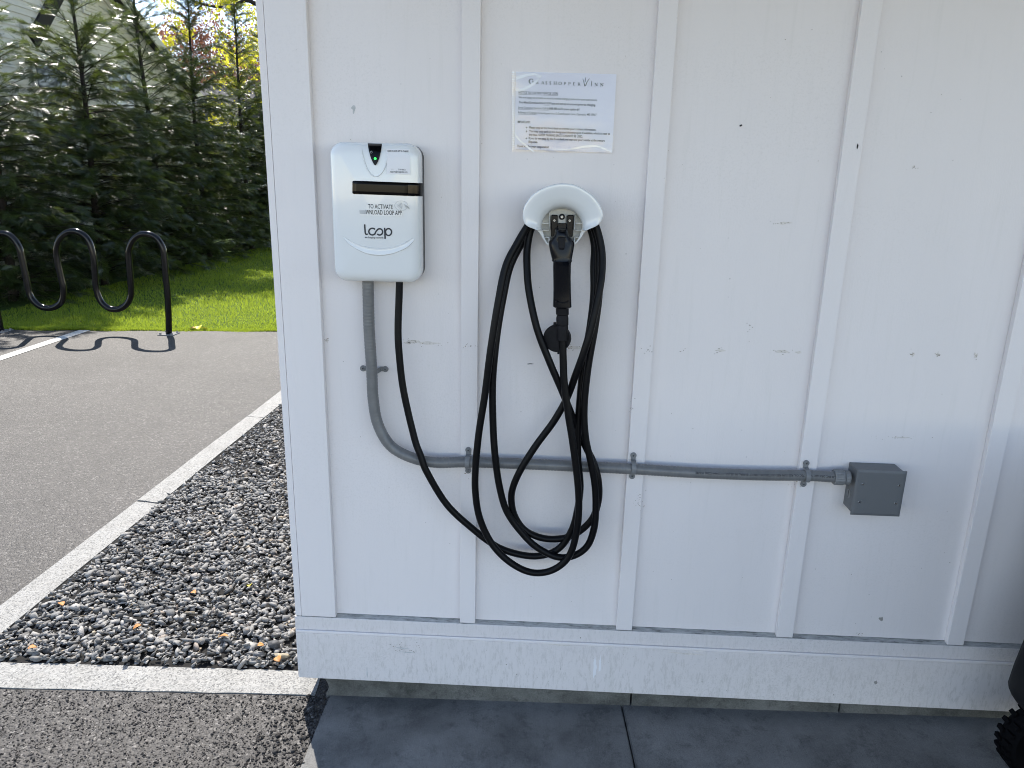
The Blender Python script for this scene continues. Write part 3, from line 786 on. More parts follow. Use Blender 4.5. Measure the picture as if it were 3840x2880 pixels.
# sticker (its code square is left out)
lp = np.linspace(0, 1, 10)
st = skin('sticker', [Zc(688+244*q, 162+5*q) for q in lp], [Zc(694+244*q, 422+5*q) for q in lp], MAT['label'], .0007, chg, 3, .0003)
def shell_y(x, z): return CY0-shell_depth(sdf_in(x-ccx, z-ccz))-bulge(x-ccx, z-ccz)
def shell_text(s, zx0, zy0, zx1, zy1, cap, bold=0.0, lift=.0012, Z=Zc, mat='ink', parent=None, name='text_line'):
    mb = MB(); text_on(mb, s, on_shell(*Z(zx0, zy0), lift), on_shell(*Z(zx1, zy1), lift), cap, bold=bold)
    mb.v = [(x, shell_y(x, z)-lift, z) for x, y, z in mb.v]
    return mb.build(name, MAT[mat], parent or chg)
shell_text('SCAN IN LOOP APP TO CHARGE', 700, 190, 917, 195, .0042, .012, parent=st)
shell_text('2129-0061A', 811, 382, 888, 385, .0036, .012, parent=st)
shell_text('support@loopglobal.com', 727, 405, 907, 409, .0044, .004, parent=st)
shell_text('SID:', 737, 381, 765, 382, .0034, mat='faintink', parent=st)
# label tape and its words
skin('label_tape', [Zc(480+285*q, 737+4*q) for q in lp], [Zc(480+285*q, 796+4*q) for q in lp], MAT['tape'], .0006, chg, 2, .0003)
skin('label_tape', [Zc(412+443*q, 800+6*q) for q in lp], [Zc(412+443*q, 852+10*q) for q in lp], MAT['tape'], .0006, chg, 2, .0003)
shell_text('TO ACTIVATE', 499, 778, 757, 786, .0112, .008)
shell_text('WNLOAD LOOP APP', 470, 838, 848, 848, .0112, .008)
skin('worn_tape_end', [Zc(408, 797), Zc(484, 799)], [Zc(412, 835), Zc(478, 838)], MAT['smear'], .00125, chg, 2, .0002)
# contactless mark: oval with waves
m = MB(); c = on_shell(*Zc(843, 750), .0012)
m.tube([c+np.array([math.cos(a)*.0178, 0, math.sin(a)*.0125]) for a in np.linspace(0, 2*np.pi, 32)], .0004, 5)
for k, r_ in enumerate((.004, .0075, .011, .0145)):
    o_ = c+np.array([-.0125, 0, 0])
    m.tube([o_+np.array([math.cos(a)*r_, 0, math.sin(a)*r_]) for a in np.linspace(-.75, .75, 8)], .0006, 5)
for k in range(4):
    h = on_shell(*Zc(868+k*6, 735+k*9), .0013)
    m.tube([h, h+np.array([.012, 0, -.006])], .0005, 5)
m.build('contactless_mark', MAT['faintink'], chg)
# logo: l, a figure-eight of two o's, p
Zl = Zg
m = MB()
def stroke(pts, w_px, smooth=True):
    P = [on_shell(*Zl(*p), .0009) for p in pts]
    P = catmull(P, 5) if smooth else np.array(P)
    w = w_px/5.925/K/1601*2.07*.5
    T = np.gradient(P, axis=0); T /= np.linalg.norm(T, axis=1)[:, None]
    Nn = np.cross(T, NEGY)
    V = np.vstack([P+Nn*w, P-Nn*w]); k = len(P)
    m.add(V, [(i, i+1, k+i+1, k+i) for i in range(k-1)])
stroke([(518, 126), (522, 200), (527, 270), (533, 320), (552, 348), (585, 340)], 31)
o1, o2 = (688, 287), (850, 294)
ang = np.radians(np.linspace(40, 318, 22))
left = [(o1[0]+77*math.cos(a), o1[1]-74*math.sin(a)) for a in ang]
ang = np.radians(np.linspace(138, -140, 22))
right = [(o2[0]+66*math.cos(a), o2[1]-70*math.sin(a)) for a in ang]
stroke(left+[(770, 285)]+right, 31)
stroke([(962, 203), (966, 300), (972, 448)], 31)
a_ = np.linspace(-np.pi, np.pi, 30)
stroke([(1048+67*math.cos(a), 297-76*math.sin(a)) for a in a_], 31)
m.build('logo', MAT['greyink'], chg)
shell_text('ev', 524, 430, 570, 432, .0048, .02, .0010, Zg, 'greyink')
shell_text('charging network', 582, 432, 935, 443, .0050, .006, .0010, Zg, 'greyink')

# ------------------------------------------------------------------ holster
Zh = zoomer(1960, 680, 5.925)
HY = 2.000                            # front lip of the flared shell
hc = at(*Zh(872, 990), 2.05)
hol = thing('cable_holster', (hc[0], PY, hc[2]), 'white flared cable hanger with black plug seated in it', 'cable hanger')
outl = [(870, 45), (1050, 55), (1180, 85), (1300, 140), (1400, 200), (1500, 265), (1600, 360), (1680, 460), (1740, 570), (1780, 690), (1785, 770), (1760, 860), (1700, 945), (1620, 1005), (1500, 1055), (1420, 1095), (1365, 1140), (1310, 1230), (1240, 1320), (1160, 1400),
        (870, 1470), (560, 1410), (490, 1330), (430, 1240), (385, 1160), (330, 1105), (250, 1060), (120, 1008), (45, 935), (5, 830), (5, 680), (30, 560), (100, 440), (200, 310), (330, 210), (450, 150), (600, 90), (740, 58)]
# inner rim points with matching count
cin = np.array([870, 1010.])
V = []; F = []
outl = np.array(outl, float)
T_ = catmull(np.vstack([outl, outl[:1]]), 3)[:-1]
n = len(T_)
inner = []
for p in T_:
    d = p-cin; a = math.atan2(d[1], d[0]); rr = 440.0
    q = cin+np.array([math.cos(a), math.sin(a)])*np.array([rr, 400])
    if d[1] > 190:                        # lower opening: shell narrows to a thin wall
        k = min(1, (d[1]-190)/80); q = q*(1-k)+(p*.93+cin*.07)*k
    inner.append(q)
inner = np.array(inner)
prof = [(0.0, HY+.004), (0.02, HY), (.06, HY-.001), (.25, HY+.002), (.5, HY+.007), (.75, HY+.015), (.90, HY+.026), (.97, HY+.042), (1.0, HY+.066)]
for t, y in prof:
    for p, q in zip(T_, inner):
        narrow = np.linalg.norm(p-q) < 110
        z_ = p*(1-t)+q*t
        yy = y if not narrow else max(y, HY+.045)+.0
        V.append(at(*Zh(*z_), yy))
# back return of the lip
for p, q in zip(T_, inner):
    z_ = p*.985+q*.015; V.append(at(*Zh(*z_), (HY+.012) if np.linalg.norm(p-q) >= 110 else HY+.06))
for p, q in zip(T_, inner):
    z_ = p*.45+q*.55; V.append(at(*Zh(*z_), HY+.034 if np.linalg.norm(p-q) >= 110 else HY+.07))
order = [10, 9]+list(range(9))
for a, b in zip(order[:-1], order[1:]):
    for j in range(n):
        k = (j+1) % n; F.append((a*n+j, a*n+k, b*n+k, b*n+j))
o = mesh_obj('flared_shell', V, F, MAT['plastic'], hol); smooth_angle(o, 60)
bm2 = bmesh.new(); bm2.from_mesh(o.data); bmesh.ops.recalc_face_normals(bm2, faces=bm2.faces); bm2.to_mesh(o.data); bm2.free()
# hub the cable hangs over, and the back plate
hub_r = 440/5.925/K/1601*2.08
V_, F_ = disc((hc[0], PY-.0005, hc[2]+.002), NEGY, hub_r*1.0, PY-HY-.07, 40); mesh_obj('hub', V_, F_, MAT['ivory'], hol, bevel=.001)
def hp(zx, zy, y): return at(*Zh(zx, zy), y)
by = HY+.052
m = MB()
pl = [hp(*p, by+.012) for p in [(560, 1410), (440, 1250), (415, 1000), (460, 840), (560, 700), (700, 630), (870, 612), (1040, 630), (1180, 700), (1280, 840), (1325, 1000), (1300, 1250), (1160, 1400)]]
V_, F_ = plate(pl[::-1], 0, -.03); m.add(V_, F_); m.build('back_disc', MAT['ivory'], hol)
def hbox(x0, x1, z0, z1, ya, yb, name, mat, bev=.0006):
    a = hp(x0, z1, ya); b = hp(x1, z0, ya)
    return MB().box(a[0], b[0], ya, yb, a[2], b[2]).build(name, mat, hol, bevel=bev)
for (x0, x1) in ((584, 606), (1146, 1170)):
    hbox(x0, x1, 705, 1075, by-.018, by+.011, 'side_rail', MAT['plastic2'])
for (x0, x1) in ((570, 604), (1140, 1166)):
    hbox(x0, x1, 1245, 1405, by-.014, by+.011, 'side_rail', MAT['plastic2'])
for z_ in (935, 1090, 1245):
    hbox(430 if z_ < 1200 else 455, 583, z_-7, z_+7, by-.006, by+.011, 'rib', MAT['plastic2'])
    hbox(1171, 1312 if z_ < 1200 else 1275, z_-7, z_+7, by-.006, by+.011, 'rib', MAT['plastic2'])
hbox(625, 775, 748, 1230, by-.010, by+.010, 'socket_side', MAT['handle'], .002)
hbox(972, 1135, 748, 1230, by-.010, by+.010, 'socket_side', MAT['handle'], .002)
hbox(775, 972, 935, 1100, by-.013, by+.010, 'socket_block', MAT['handle'], .002)
hbox(780, 968, 745, 935, by+.004, by+.011, 'latch_plate', MAT['ivory'], .002)
def screw(parent, c, n, r, mat, cross=True, rot=.4, hmat=None):
    c = np.asarray(c, float); n = np.asarray(n, float)
    V_, F_ = disc(c, n, r, r*.45, 14, r*.72); o = mesh_obj('screw', V_, F_, mat, parent)
    if cross:
        a = np.cross(n, (0, 0, 1.0)); a /= np.linalg.norm(a); b = np.cross(n, a)
        m = MB()
        for q in (rot, rot+math.pi/2):
            d = math.cos(q)*a+math.sin(q)*b; e = math.cos(q+math.pi/2)*a+math.sin(q+math.pi/2)*b
            w_, l_ = r*.12, r*.52; k = c+n*(r*.45+.0002+(.0001 if q > rot else 0))
            m.add([k+d*l_+e*w_, k-d*l_+e*w_, k-d*l_-e*w_, k+d*l_-e*w_], [(0, 1, 2, 3)])
        m.build('screw_slot', MAT['ink'], o, local=False)
    return o
V_, F_ = disc(hp(872, 788, by+.004), NEGY, .0082, .0012, 22); mesh_obj('screw_recess', V_, F_, MAT['dullblack'], hol)
screw(hol, hp(872, 790, by+.0025), NEGY, .0046, MAT['metal'])
screw(hol, hp(705, 870, by-.010), NEGY, .0036, MAT['metal'])
screw(hol, hp(1045, 872, by-.010), NEGY, .0036, MAT['metal'])

# ------------------------------------------------------------------ charging cable with its plug
cab = thing('charging_cable', at(864, 640, 2.07), 'long black charging cable looped on the white hanger, ending in its plug', 'cable')
Zk = zoomer(1300, 1000, 1472/1100)
CR = .0104
def path(pts):
    return [at(*Zk(x_, y_), WY-d) for x_, y_, d in pts]
A_ = [(266, 45, .040), (262, 180, .042), (258, 300, .046), (262, 420, .050), (285, 620, .052), (340, 860, .056), (372, 950, .060), (402, 1030, .062), (500, 1190, .050), (620, 1305, .042), (760, 1408, .040), (900, 1450, .040), (1000, 1445, .042), (1075, 1405, .045), (1130, 1320, .050), (1158, 1220, .055), (1172, 1100, .060), (1160, 960, .062), (1162, 800, .060), (1172, 650, .058), (1190, 480, .056), (1222, 300, .050), (1240, 140, .036), (1240, 0, .022)]
TOPR = [(1243, -110, .008), (1215, -210, .002), (1150, -285, .000), (1080, -312, .000)]
TOPL = [(1010, -290, .002), (945, -215, .004), (880, -120, .008)]
L2 = [(820, 0, .024), (788, 140, .042), (760, 300, .060), (742, 450, .070), (732, 600, .070), (735, 800, .070), (745, 950, .072), (766, 1100, .068), (802, 1225, .064), (870, 1325, .062), (950, 1405, .062), (1050, 1455, .062), (1135, 1452, .064), (1205, 1405, .066), (1240, 1320, .068), (1250, 1220, .068), (1246, 1100, .070), (1225, 980, .074), (1198, 850, .076), (1192, 700, .076), (1212, 500, .076), (1246, 300, .070), (1266, 140, .055), (1264, 0, .040)]
TOPR2 = [(1262, -110, .028), (1228, -220, .022), (1155, -298, .020), (1080, -322, .020)]
TOPL2 = [(1000, -298, .022), (935, -215, .024), (908, -110, .030)]
FIG = [(905, 0, .044), (916, 130, .062), (955, 310, .080), (1015, 470, .086), (1075, 610, .082), (1120, 720, .070), (1155, 810, .056), (1200, 905, .050), (1240, 985, .056), (1264, 1080, .060), (1262, 1180, .056), (1225, 1275, .048), (1130, 1350, .042), (1010, 1366, .042), (905, 1330, .044), (845, 1255, .048), (826, 1165, .052), (842, 1085, .060), (890, 990, .064), (955, 890, .060), (1040, 775, .060), (1105, 660, .066), (1150, 540, .084), (1190, 430, .094), (1228, 300, .090), (1268, 120, .076), (1282, 0, .060)]
TOPR3 = [(1275, -110, .048), (1238, -225, .042), (1158, -308, .040), (1080, -332, .040)]
TOPL3 = [(995, -306, .042), (920, -220, .044), (858, -120, .050)]
L1 = [(798, 0, .062), (760, 180, .080), (722, 420, .090), (694, 640, .088), (664, 830, .088), (647, 1000, .088), (646, 1130, .084), (667, 1260, .080), (722, 1380, .078), (800, 1468, .078), (895, 1525, .078), (980, 1536, .078), (1060, 1508, .080), (1120, 1445, .084), (1152, 1340, .088), (1165, 1220, .092), (1160, 1090, .096), (1137, 900, .098), (1112, 740, .098), (1092, 590, .096), (1086, 450, .094), (1083, 350, .092), (1083, 300, .092)]
allp = path(A_+TOPR+TOPL+L2+TOPR2+TOPL2+FIG+TOPR3+TOPL3+L1)
V_, F_ = tube(catmull(allp, 7), CR, 14)
mesh_obj('cable', V_, F_, MAT['rubber'], cab, smooth=True)
# plug: lofted rounded sections down its length
Zp = zoomer(1900, 660, 2.37)
def loft(secs, n=24, e=2.6):
    V = []; F = []
    th = np.linspace(0, 2*np.pi, n, endpoint=False)
    for (zx0, zx1, zy, yf, ybk) in secs:
        ym = (yf+ybk)/2
        a = at(*Zp(zx0, zy), ym); b = at(*Zp(zx1, zy), ym)
        c = (a+b)/2; rx = np.linalg.norm(b-a)/2; ry = (ybk-yf)/2
        for t in th:
            cx_, sx_ = math.cos(t), math.sin(t)
            V.append(c+np.array([abs(cx_)**(2/e)*math.copysign(1, cx_)*rx, abs(sx_)**(2/e)*math.copysign(1, sx_)*ry, 0]))
    k = len(secs)
    for i in range(k-1):
        for j in range(n): F.append((i*n+j, i*n+(j+1) % n, (i+1)*n+(j+1) % n, (i+1)*n+j))
    F.append(tuple(range(n))); F.append(tuple((k-1)*n+j for j in range(n))[::-1])
    return V, F
secs = [(436, 540, 468, 1.992, 2.03), (430, 545, 476, 1.984, 2.035), (428, 545, 500, 1.980, 2.04), (420, 552, 530, 1.978, 2.045), (390, 588, 560, 1.980, 2.05), (374, 602, 585, 1.980, 2.05), (374, 601, 612, 1.978, 2.048), (384, 592, 670, 1.976, 2.044), (396, 584, 715, 1.974, 2.040), (402, 579, 740, 1.974, 2.036), (400, 582, 752, 1.973, 2.034), (412, 574, 768, 1.975, 2.030), (411, 572, 800, 1.976, 2.028), (413, 570, 900, 1.978, 2.026), (414, 572, 1000, 1.980, 2.026), (413, 574, 1080, 1.980, 2.026), (411, 576, 1140, 1.979, 2.027), (411, 577, 1158, 1.979, 2.027), (424, 566, 1168, 1.983, 2.024)]
V_, F_ = loft(secs); o = mesh_obj('plug_handle', V_, F_, MAT['handle'], cab); smooth_angle(o, 32)
bm2 = bmesh.new(); bm2.from_mesh(o.data); bmesh.ops.recalc_face_normals(bm2, faces=bm2.faces); bm2.to_mesh(o.data); bm2.free()
V_, F_ = loft([(455, 525, 540, 1.9765, 1.985), (455, 525, 545, 1.9735, 1.985), (462, 515, 640, 1.9715, 1.985), (466, 510, 652, 1.9735, 1.985)], 16, 5)
o = mesh_obj('release_button', V_, F_, MAT['dullblack'], cab); smooth_angle(o, 32)
V_, F_ = loft([(455, 530, 470, 1.985, 2.0), (452, 535, 478, 1.976, 2.0), (458, 528, 494, 1.976, 2.0)], 16, 3)
o = mesh_obj('latch', V_, F_, MAT['handle'], cab); smooth_angle(o, 32)
for zy_ in (762, 1120):
    c = at(*Zp(493, zy_-14), 1.9765); m = MB()
    m.tube([c+np.array([math.cos(a)*.019, abs(math.cos(a))*.002, -math.sin(a)*.006]) for a in np.linspace(.15, math.pi-.15, 12)], .0014, 6)
    m.build('handle_ridge', MAT['handle'], cab, smooth=True)
ss = [(428, 560, 1160, 1.985, 2.023), (436, 552, 1172, 1.986, 2.022), (438, 552, 1228, 1.986, 2.022), (446, 546, 1236, 1.989, 2.019), (440, 550, 1262, 1.987, 2.021), (441, 549, 1320, 1.987, 2.021), (447, 545, 1328, 1.989, 2.019), (444, 547, 1348, 1.988, 2.020), (446, 543, 1400, 1.989, 2.020), (446, 543, 1455, 1.989, 2.020), (452, 537, 1460, 1.992, 2.018)]
V_, F_ = loft(ss, 20, 2.4); o = mesh_obj('strain_relief', V_, F_, MAT['dullblack'], cab); smooth_angle(o, 28)
bm2 = bmesh.new(); bm2.from_mesh(o.data); bmesh.ops.recalc_face_normals(bm2, faces=bm2.faces); bm2.to_mesh(o.data); bm2.free()
c = at(*Zp(455, 1436), 2.030)
m = MB(); V_, F_ = disc(c, (-.25, -1, 0), .0385, .016, 32); m.add(V_, F_); m.box(c[0]-.014, c[0]+.004, 2.014, 2.03, c[2]+.032, c[2]+.044)
m.box(c[0]+.0, c[0]+.013, 2.014, 2.03, c[2]-.044, c[2]-.034)
m.build('dust_cap', MAT['dullblack'], cab, bevel=.0012)

# ------------------------------------------------------------------ grey flexible conduit, its clamps and the junction box
RC = .0165
cpx = [(795, 596, .020), (797, 700, .020), (803, 800, .022), (806, 860, .024), (816, 915, .026), (843, 962, .028), (888, 988, .029), (940, 999, .0225), (1010, 998, .0190), (1130, 1002, .020), (1260, 1008, .020), (1368, 1013, .0190), (1500, 1021, .020), (1640, 1026, .020), (1740, 1027, .0190), (1795, 1030, .020), (1826, 1031, .020)]
cp = catmull([at(x_, y_, WY-d) for x_, y_, d in cpx], 26)
con = thing('conduit', cp[0], 'ribbed grey flexible conduit bending from charger to junction box', 'conduit')
seg = np.r_[0, np.cumsum(np.linalg.norm(np.diff(cp, axis=0), axis=1))]
npt = int(seg[-1]/.0024)
sv = np.linspace(0, seg[-1], npt); cps = np.c_[[np.interp(sv, seg, cp[:, i]) for i in range(3)]].T
rr = RC+np.where((np.arange(npt) % 4) == 0, -.0005, 0)+rng.normal(0, .00008, npt)
V_, F_ = tube(cps, rr, 18); o = mesh_obj('conduit_tube', V_, F_, MAT['conduit'], con); smooth_angle(o, 50)
# printed line, wrapped on the tube, reading upside down
def wrap_text(s, px0, px1, ang, h):
    V, F = text_geo(s, .01); global CAP
    x0, x1 = V[:, 0].min(), V[:, 0].max()
    i0 = np.argmin(np.abs(cps[:, 0]-at(px0, 1025)[0])); i1 = np.argmin(np.abs(cps[:, 0]-at(px1, 1025)[0]))
    t = (V[:, 0]-x0)/(x1-x0); idx = i0+(i1-i0)*t
    C = np.c_[[np.interp(idx, np.arange(npt), cps[:, i]) for i in range(3)]].T
    a = ang-(V[:, 1]/CAP*h)/RC
    W = C+np.c_[np.zeros(len(a)), -np.cos(a)*(RC+.0007), np.sin(a)*(RC+.0007)]
    return W, F
m = MB()
m.add(*wrap_text('LFNC-B 80C DRY 60C WET  70C OIL RES-SUN RES-OUTDOOR DIRECT BURIAL IN US-(UL) E123464 (CSA) 157782', 1808, 1496, .55, .0062))
m.build('printed_line', MAT['ink'], con)
def nut(c0, c1, r, ribs, name, parent, mat):
    c0 = np.array(c0); c1 = np.array(c1); n = (c1-c0)/np.linalg.norm(c1-c0)
    V = []; F = []; k = ribs*3
    a = np.cross(n, (0, 0, 1.0)); a /= np.linalg.norm(a); b = np.cross(n, a)
    rings_ = ((c0, r*.90), (c0+(c1-c0)*.12, r), (c0+(c1-c0)*.88, r), (c1, r*.92))
    for c, r_ in rings_:
        for j in range(k):
            t = 2*math.pi*j/k; q = r_*(1.0 if j % 3 else .955); V.append(c+(a*math.cos(t)+b*math.sin(t))*q)
    for i in range(3):
        for j in range(k): F.append((i*k+j, i*k+(j+1) % k, (i+1)*k+(j+1) % k, (i+1)*k+j))
    F.append(tuple(range(k))[::-1]); F.append(tuple(3*k+j for j in range(k)))
    return mesh_obj(name, V, F, mat, parent)
e0 = at(1800, 1030, WY-.020); e1 = at(1822, 1031, WY-.020); e2 = at(1834, 1031.5, WY-.020)
nut(e0, e1, .0235, 16, 'coupling_nut', con, MAT['clamp'])
nut(e1+[.0005, 0, 0], e2, .0215, 10, 'coupling_collar', con, MAT['clamp'])
# strap clamps: one prototype built in local space (conduit along X), then copies
def make_clamp():
    t = thing('conduit_clamp', (0, 0, 0), 'x', 'clamp', 'grey strap clamps holding the conduit')
    w_, th_ = .0140, .0028; r_ = RC+.0006
    out = []; inn = []
    out += [(-.0355, -.0012-th_), (-.0215, -.0012-th_)]; inn += [(-.0355, -.0008), (-.0185, -.0008)]
    for a in np.linspace(math.pi*1.02, -math.pi*.02, 15):
        out.append((math.cos(a)*(r_+th_), -(.0185+math.sin(a)*(r_+th_)) if math.sin(a) > 0 else -.0150)); inn.append((math.cos(a)*r_, -(.0185+math.sin(a)*r_) if math.sin(a) > 0 else -.0150))
    out += [(.0215, -.0012-th_), (.0355, -.0012-th_)]; inn += [(.0185, -.0008), (.0355, -.0008)]
    V = []; F = []
    for x_ in (-w_/2, w_/2):
        for z_, y_ in out: V.append((x_, y_, z_))
        for z_, y_ in inn: V.append((x_, y_, z_))
    k = len(out); q = 2*k
    for i in range(k-1):
        F += [(i, i+1, q+i+1, q+i), (k+i+1, k+i, q+k+i, q+k+i+1), (i+1, i, k+i, k+i+1), (q+i, q+i+1, q+k+i+1, q+k+i)]
    F += [(0, q, q+k, k), (k-1, 2*k-1, q+2*k-1, q+k-1)]
    mesh_obj('strap', V, F, MAT['clamp'], t, bevel=.0006)
    for s in (-1, 1):
        V_, F_ = disc((0, -.0012, s*.0335), NEGY, .0092, .0034, 18); mesh_obj('strap_foot', V_, F_, MAT['clamp'], t, bevel=.0006)
        sc_ = screw(t, (0, -.0046, s*.0335), NEGY, .0050, MAT['clamp'], True, .2)
    return t
def copy_tree(o, parent=None):
    c = o.copy(); COL.objects.link(c); c.parent = parent
    for ch in o.children: copy_tree(ch, c)
    return c
clamp0 = make_clamp()
spots = [((806, 799), PY-.0005, math.pi/2, 'grey clamp on the upright run of conduit below the charger'),
         ((1010.5, 998), WY-.0005, 0, 'grey clamp on the batten left of the looped cable'),
         ((1368, 1010), WY-.0005, 0, 'grey clamp on the batten right of the looped cable'),
         ((1742, 1027), WY-.0005, 0, 'grey clamp on the batten nearest the junction box')]
cl_list = [clamp0]+[copy_tree(clamp0) for _ in spots[1:]]
for c_, ((px, py), y_, rot, lab) in zip(cl_list, spots):
    c_.location = Vector(at(px, py, y_-.017)); c_.location.y = y_
    c_.rotation_euler = (0, rot, 0); c_['label'] = lab
# junction box
jy = 2.046
jbx = thing('junction_box', at(1890, 1113, jy), 'grey square junction box with four-screw cover', 'junction box')
tl, tr, bl, br = at(1853, 1016, jy), at(1960.6, 1018, jy), at(1837.4, 1113, jy), at(1943.7, 1116, jy)
x0, x1 = (tl[0]+bl[0])/2, (tr[0]+br[0])/2; z0, z1 = (bl[2]+br[2])/2, (tl[2]+tr[2])/2
MB().box(x0+.004, x1-.004, jy+.006, PY-.0005, z0+.004, z1-.004).build('box_body', MAT['boxgrey'], jbx, bevel=.002)
m = MB(); b_ = .007
m.add([(x0, jy+.005, z0), (x1, jy+.005, z0), (x1, jy+.005, z1), (x0, jy+.005, z1), (x0, jy+.002, z0), (x1, jy+.002, z0), (x1, jy+.002, z1), (x0, jy+.002, z1), (x0+b_, jy, z0+b_), (x1-b_, jy, z0+b_), (x1-b_, jy, z1-b_), (x0+b_, jy, z1-b_)],
      [(3, 2, 1, 0), (0, 1, 5, 4), (1, 2, 6, 5), (2, 3, 7, 6), (3, 0, 4, 7), (4, 5, 9, 8), (5, 6, 10, 9), (6, 7, 11, 10), (7, 4, 8, 11), (8, 9, 10, 11)])
m.build('box_cover', MAT['boxgrey'], jbx)
MB().box(x0+.0025, x1-.0025, jy+.0052, jy+.0058, z0+.0025, z1-.0025).build('gasket', MAT['dullblack'], jbx)
Zj = zoomer(3120, 1700, 6.381)
for q in ((742, 737), (1605, 767), (660, 1165), (1522, 1195)):
    screw(jbx, at(*Zj(*q), jy), NEGY, .0036, MAT['metal'])
kc = np.array([x0+.004, jy+.043, z0+.050])
V_, F_ = disc(kc, (-1, 0, 0), .0135, .0012, 22); o = mesh_obj('knockout_plug', V_, F_, MAT['clamp'], jbx)
m = MB(); m.box(kc[0]-.0016, kc[0]-.0013, kc[1]-.0012, kc[1]+.0012, kc[2]-.011, kc[2]+.011); m.build('plug_slot', MAT['ink'], o)

# ------------------------------------------------------------------ notice in its plastic sleeve
Zn = zoomer(1880, 230, 2152/480)
NY = PY-.0015
q_ = lambda zx, zy, lift=0.0: at(*Zn(zx, zy), NY-lift)
nt_ = thing('paper_notice', q_(1050, 1500), 'white printed notice in a clear plastic sleeve', 'notice')
m = MB(); V_, F_ = plate([q_(246, 172), q_(1935, 218), q_(1862, 1540), q_(222, 1478)], 0, .0004); m.add(V_[:, :] if hasattr(V_, 'shape') else V_, F_); m.build('paper', MAT['paper'], nt_)
V = []; F = []; nu, nv = 24, 18
for j in range(nv+1):
    for i in range(nu+1):
        s_u, t_v = i/nu, j/nv
        a = np.array([178, 170])*(1-s_u)+np.array([1945, 215])*s_u; b = np.array([183, 1522])*(1-s_u)+np.array([1870, 1546])*s_u
        z_ = a*(1-t_v)+b*t_v
        puff = .0018+.0022*math.sin(math.pi*s_u)*math.sin(math.pi*t_v)+.0008*math.sin(5*s_u+3*t_v)+(.004*max(0, .16-s_u)/.16*max(0, .3-t_v)/.3)
        V.append(q_(*z_, puff))
for j in range(nv):
    for i in range(nu): k = j*(nu+1)+i; F.append((k, k+nu+1, k+nu+2, k+1))
o = mesh_obj('plastic_sleeve', V, F, MAT['sleeve'], nt_); o.data.shade_smooth()
o.visible_shadow = True
m = MB()
for k in range(34):
    zy = 180+k*39
    m.box(q_(180, zy)[0], q_(222, zy)[0], NY-.0009, NY-.0002, q_(200, zy+16)[2], q_(200, zy)[2])
m.build('punched_edge', MAT['glare'], nt_)
# pale flat shapes that paint glare along the sleeve's folds and corners
def glare_patch(zs):
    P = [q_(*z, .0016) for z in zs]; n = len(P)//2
    m_ = MB(); m_.add(P, [(i, 2*n-1-i, 2*n-2-i, i+1) for i in range(n-1)]); return m_.build('sleeve_glare', MAT['glare'], nt_)
glare_patch([(245, 262), (400, 210), (560, 195), (688, 240), (640, 300), (560, 230), (400, 270), (245, 318)])
glare_patch([(235, 452), (330, 468), (460, 400), (600, 300), (660, 285), (560, 400), (400, 490), (240, 500)])
glare_patch([(850, 1486), (1150, 1470), (1400, 1410), (1600, 1402), (1750, 1460), (1862, 1540), (1740, 1490), (1600, 1440), (1420, 1450), (1180, 1488), (1000, 1492), (870, 1490)])
glare_patch([(225, 1190), (300, 1300), (420, 1400), (560, 1520), (530, 1522), (400, 1430), (290, 1330), (222, 1230)])
TL = .0007
INK = 'ink'
def nl(s, zx0, zy0, zx1, zy1, cap, bold=.0):
    mb = MB(); text_on(mb, s, q_(zx0, zy0, TL), q_(zx1, zy1, TL), cap*1.06, bold=bold+.008); mb.build('text_line', MAT[INK], nt_)
px2m = lambda p: p/4.483/2780*2.118*.945
nl('NOTICE TO ELECTRIC VEHICLE USERS', 290, 541, 955, 563, px2m(33), .004)
nl('We are happy to provide an electric vehicle charging station for your convivence.', 290, 620, 1612, 668, px2m(32), .0)
nl('Loop Customer Service, Call #:', 282, 792, 795, 811, px2m(32), .0)
nl('Address of Charger: Grasshopper Inn, 2 Grasshopper Lane, Ogunquit, ME 03907', 278, 875, 1600, 917, px2m(32), .0)
for a, b in (((290, 552), (955, 574)), ((282, 803), (795, 822)), ((278, 886), (605, 897)), ((713, 733), (810, 737))):
    A0, B0 = q_(*a, TL), q_(*b, TL); MB().add([A0, B0, B0-[0, 0, .0006], A0-[0, 0, .0006]], [(0, 3, 2, 1)]).build('underline', MAT['greyink'], nt_)
INK = 'ink'
nl('You Must Download the LOOP app and set up an account prior to charging.', 293, 704, 1585, 752, px2m(32), .018)
nl('888-385-6671 press option #1', 805, 811, 1310, 828, px2m(32), .018)
nl('IMPORTANT:', 274, 1036, 488, 1042, px2m(34), .018)
nl('Please stop at the front desk to provide your contact information.', 468, 1127, 1592, 1168, px2m(32), .016)
nl('You may only park in the designated charging spot, if available, which is next to', 466, 1190, 1828, 1236, px2m(32), .016)
nl('the trees. GUEST PARKING SPOTS CANNOT BE USED.', 462, 1248, 1368, 1282, px2m(32), .016)
nl('If you do not stop by the front desk, we may tow your vehicle at the owners', 460, 1308, 1736, 1352, px2m(32), .016)
nl('Expense.', 458, 1368, 612, 1373, px2m(32), .016)
nl('Thank you for your cooperation!', 262, 1441, 800, 1459, px2m(33), .014)
for z_ in ((426, 1113), (424, 1176), (420, 1295)):
    V_, F_ = disc(q_(*z_, TL), NEGY, .0018, .0001, 8); mesh_obj('bullet', V_, F_, MAT['ink'], nt_)
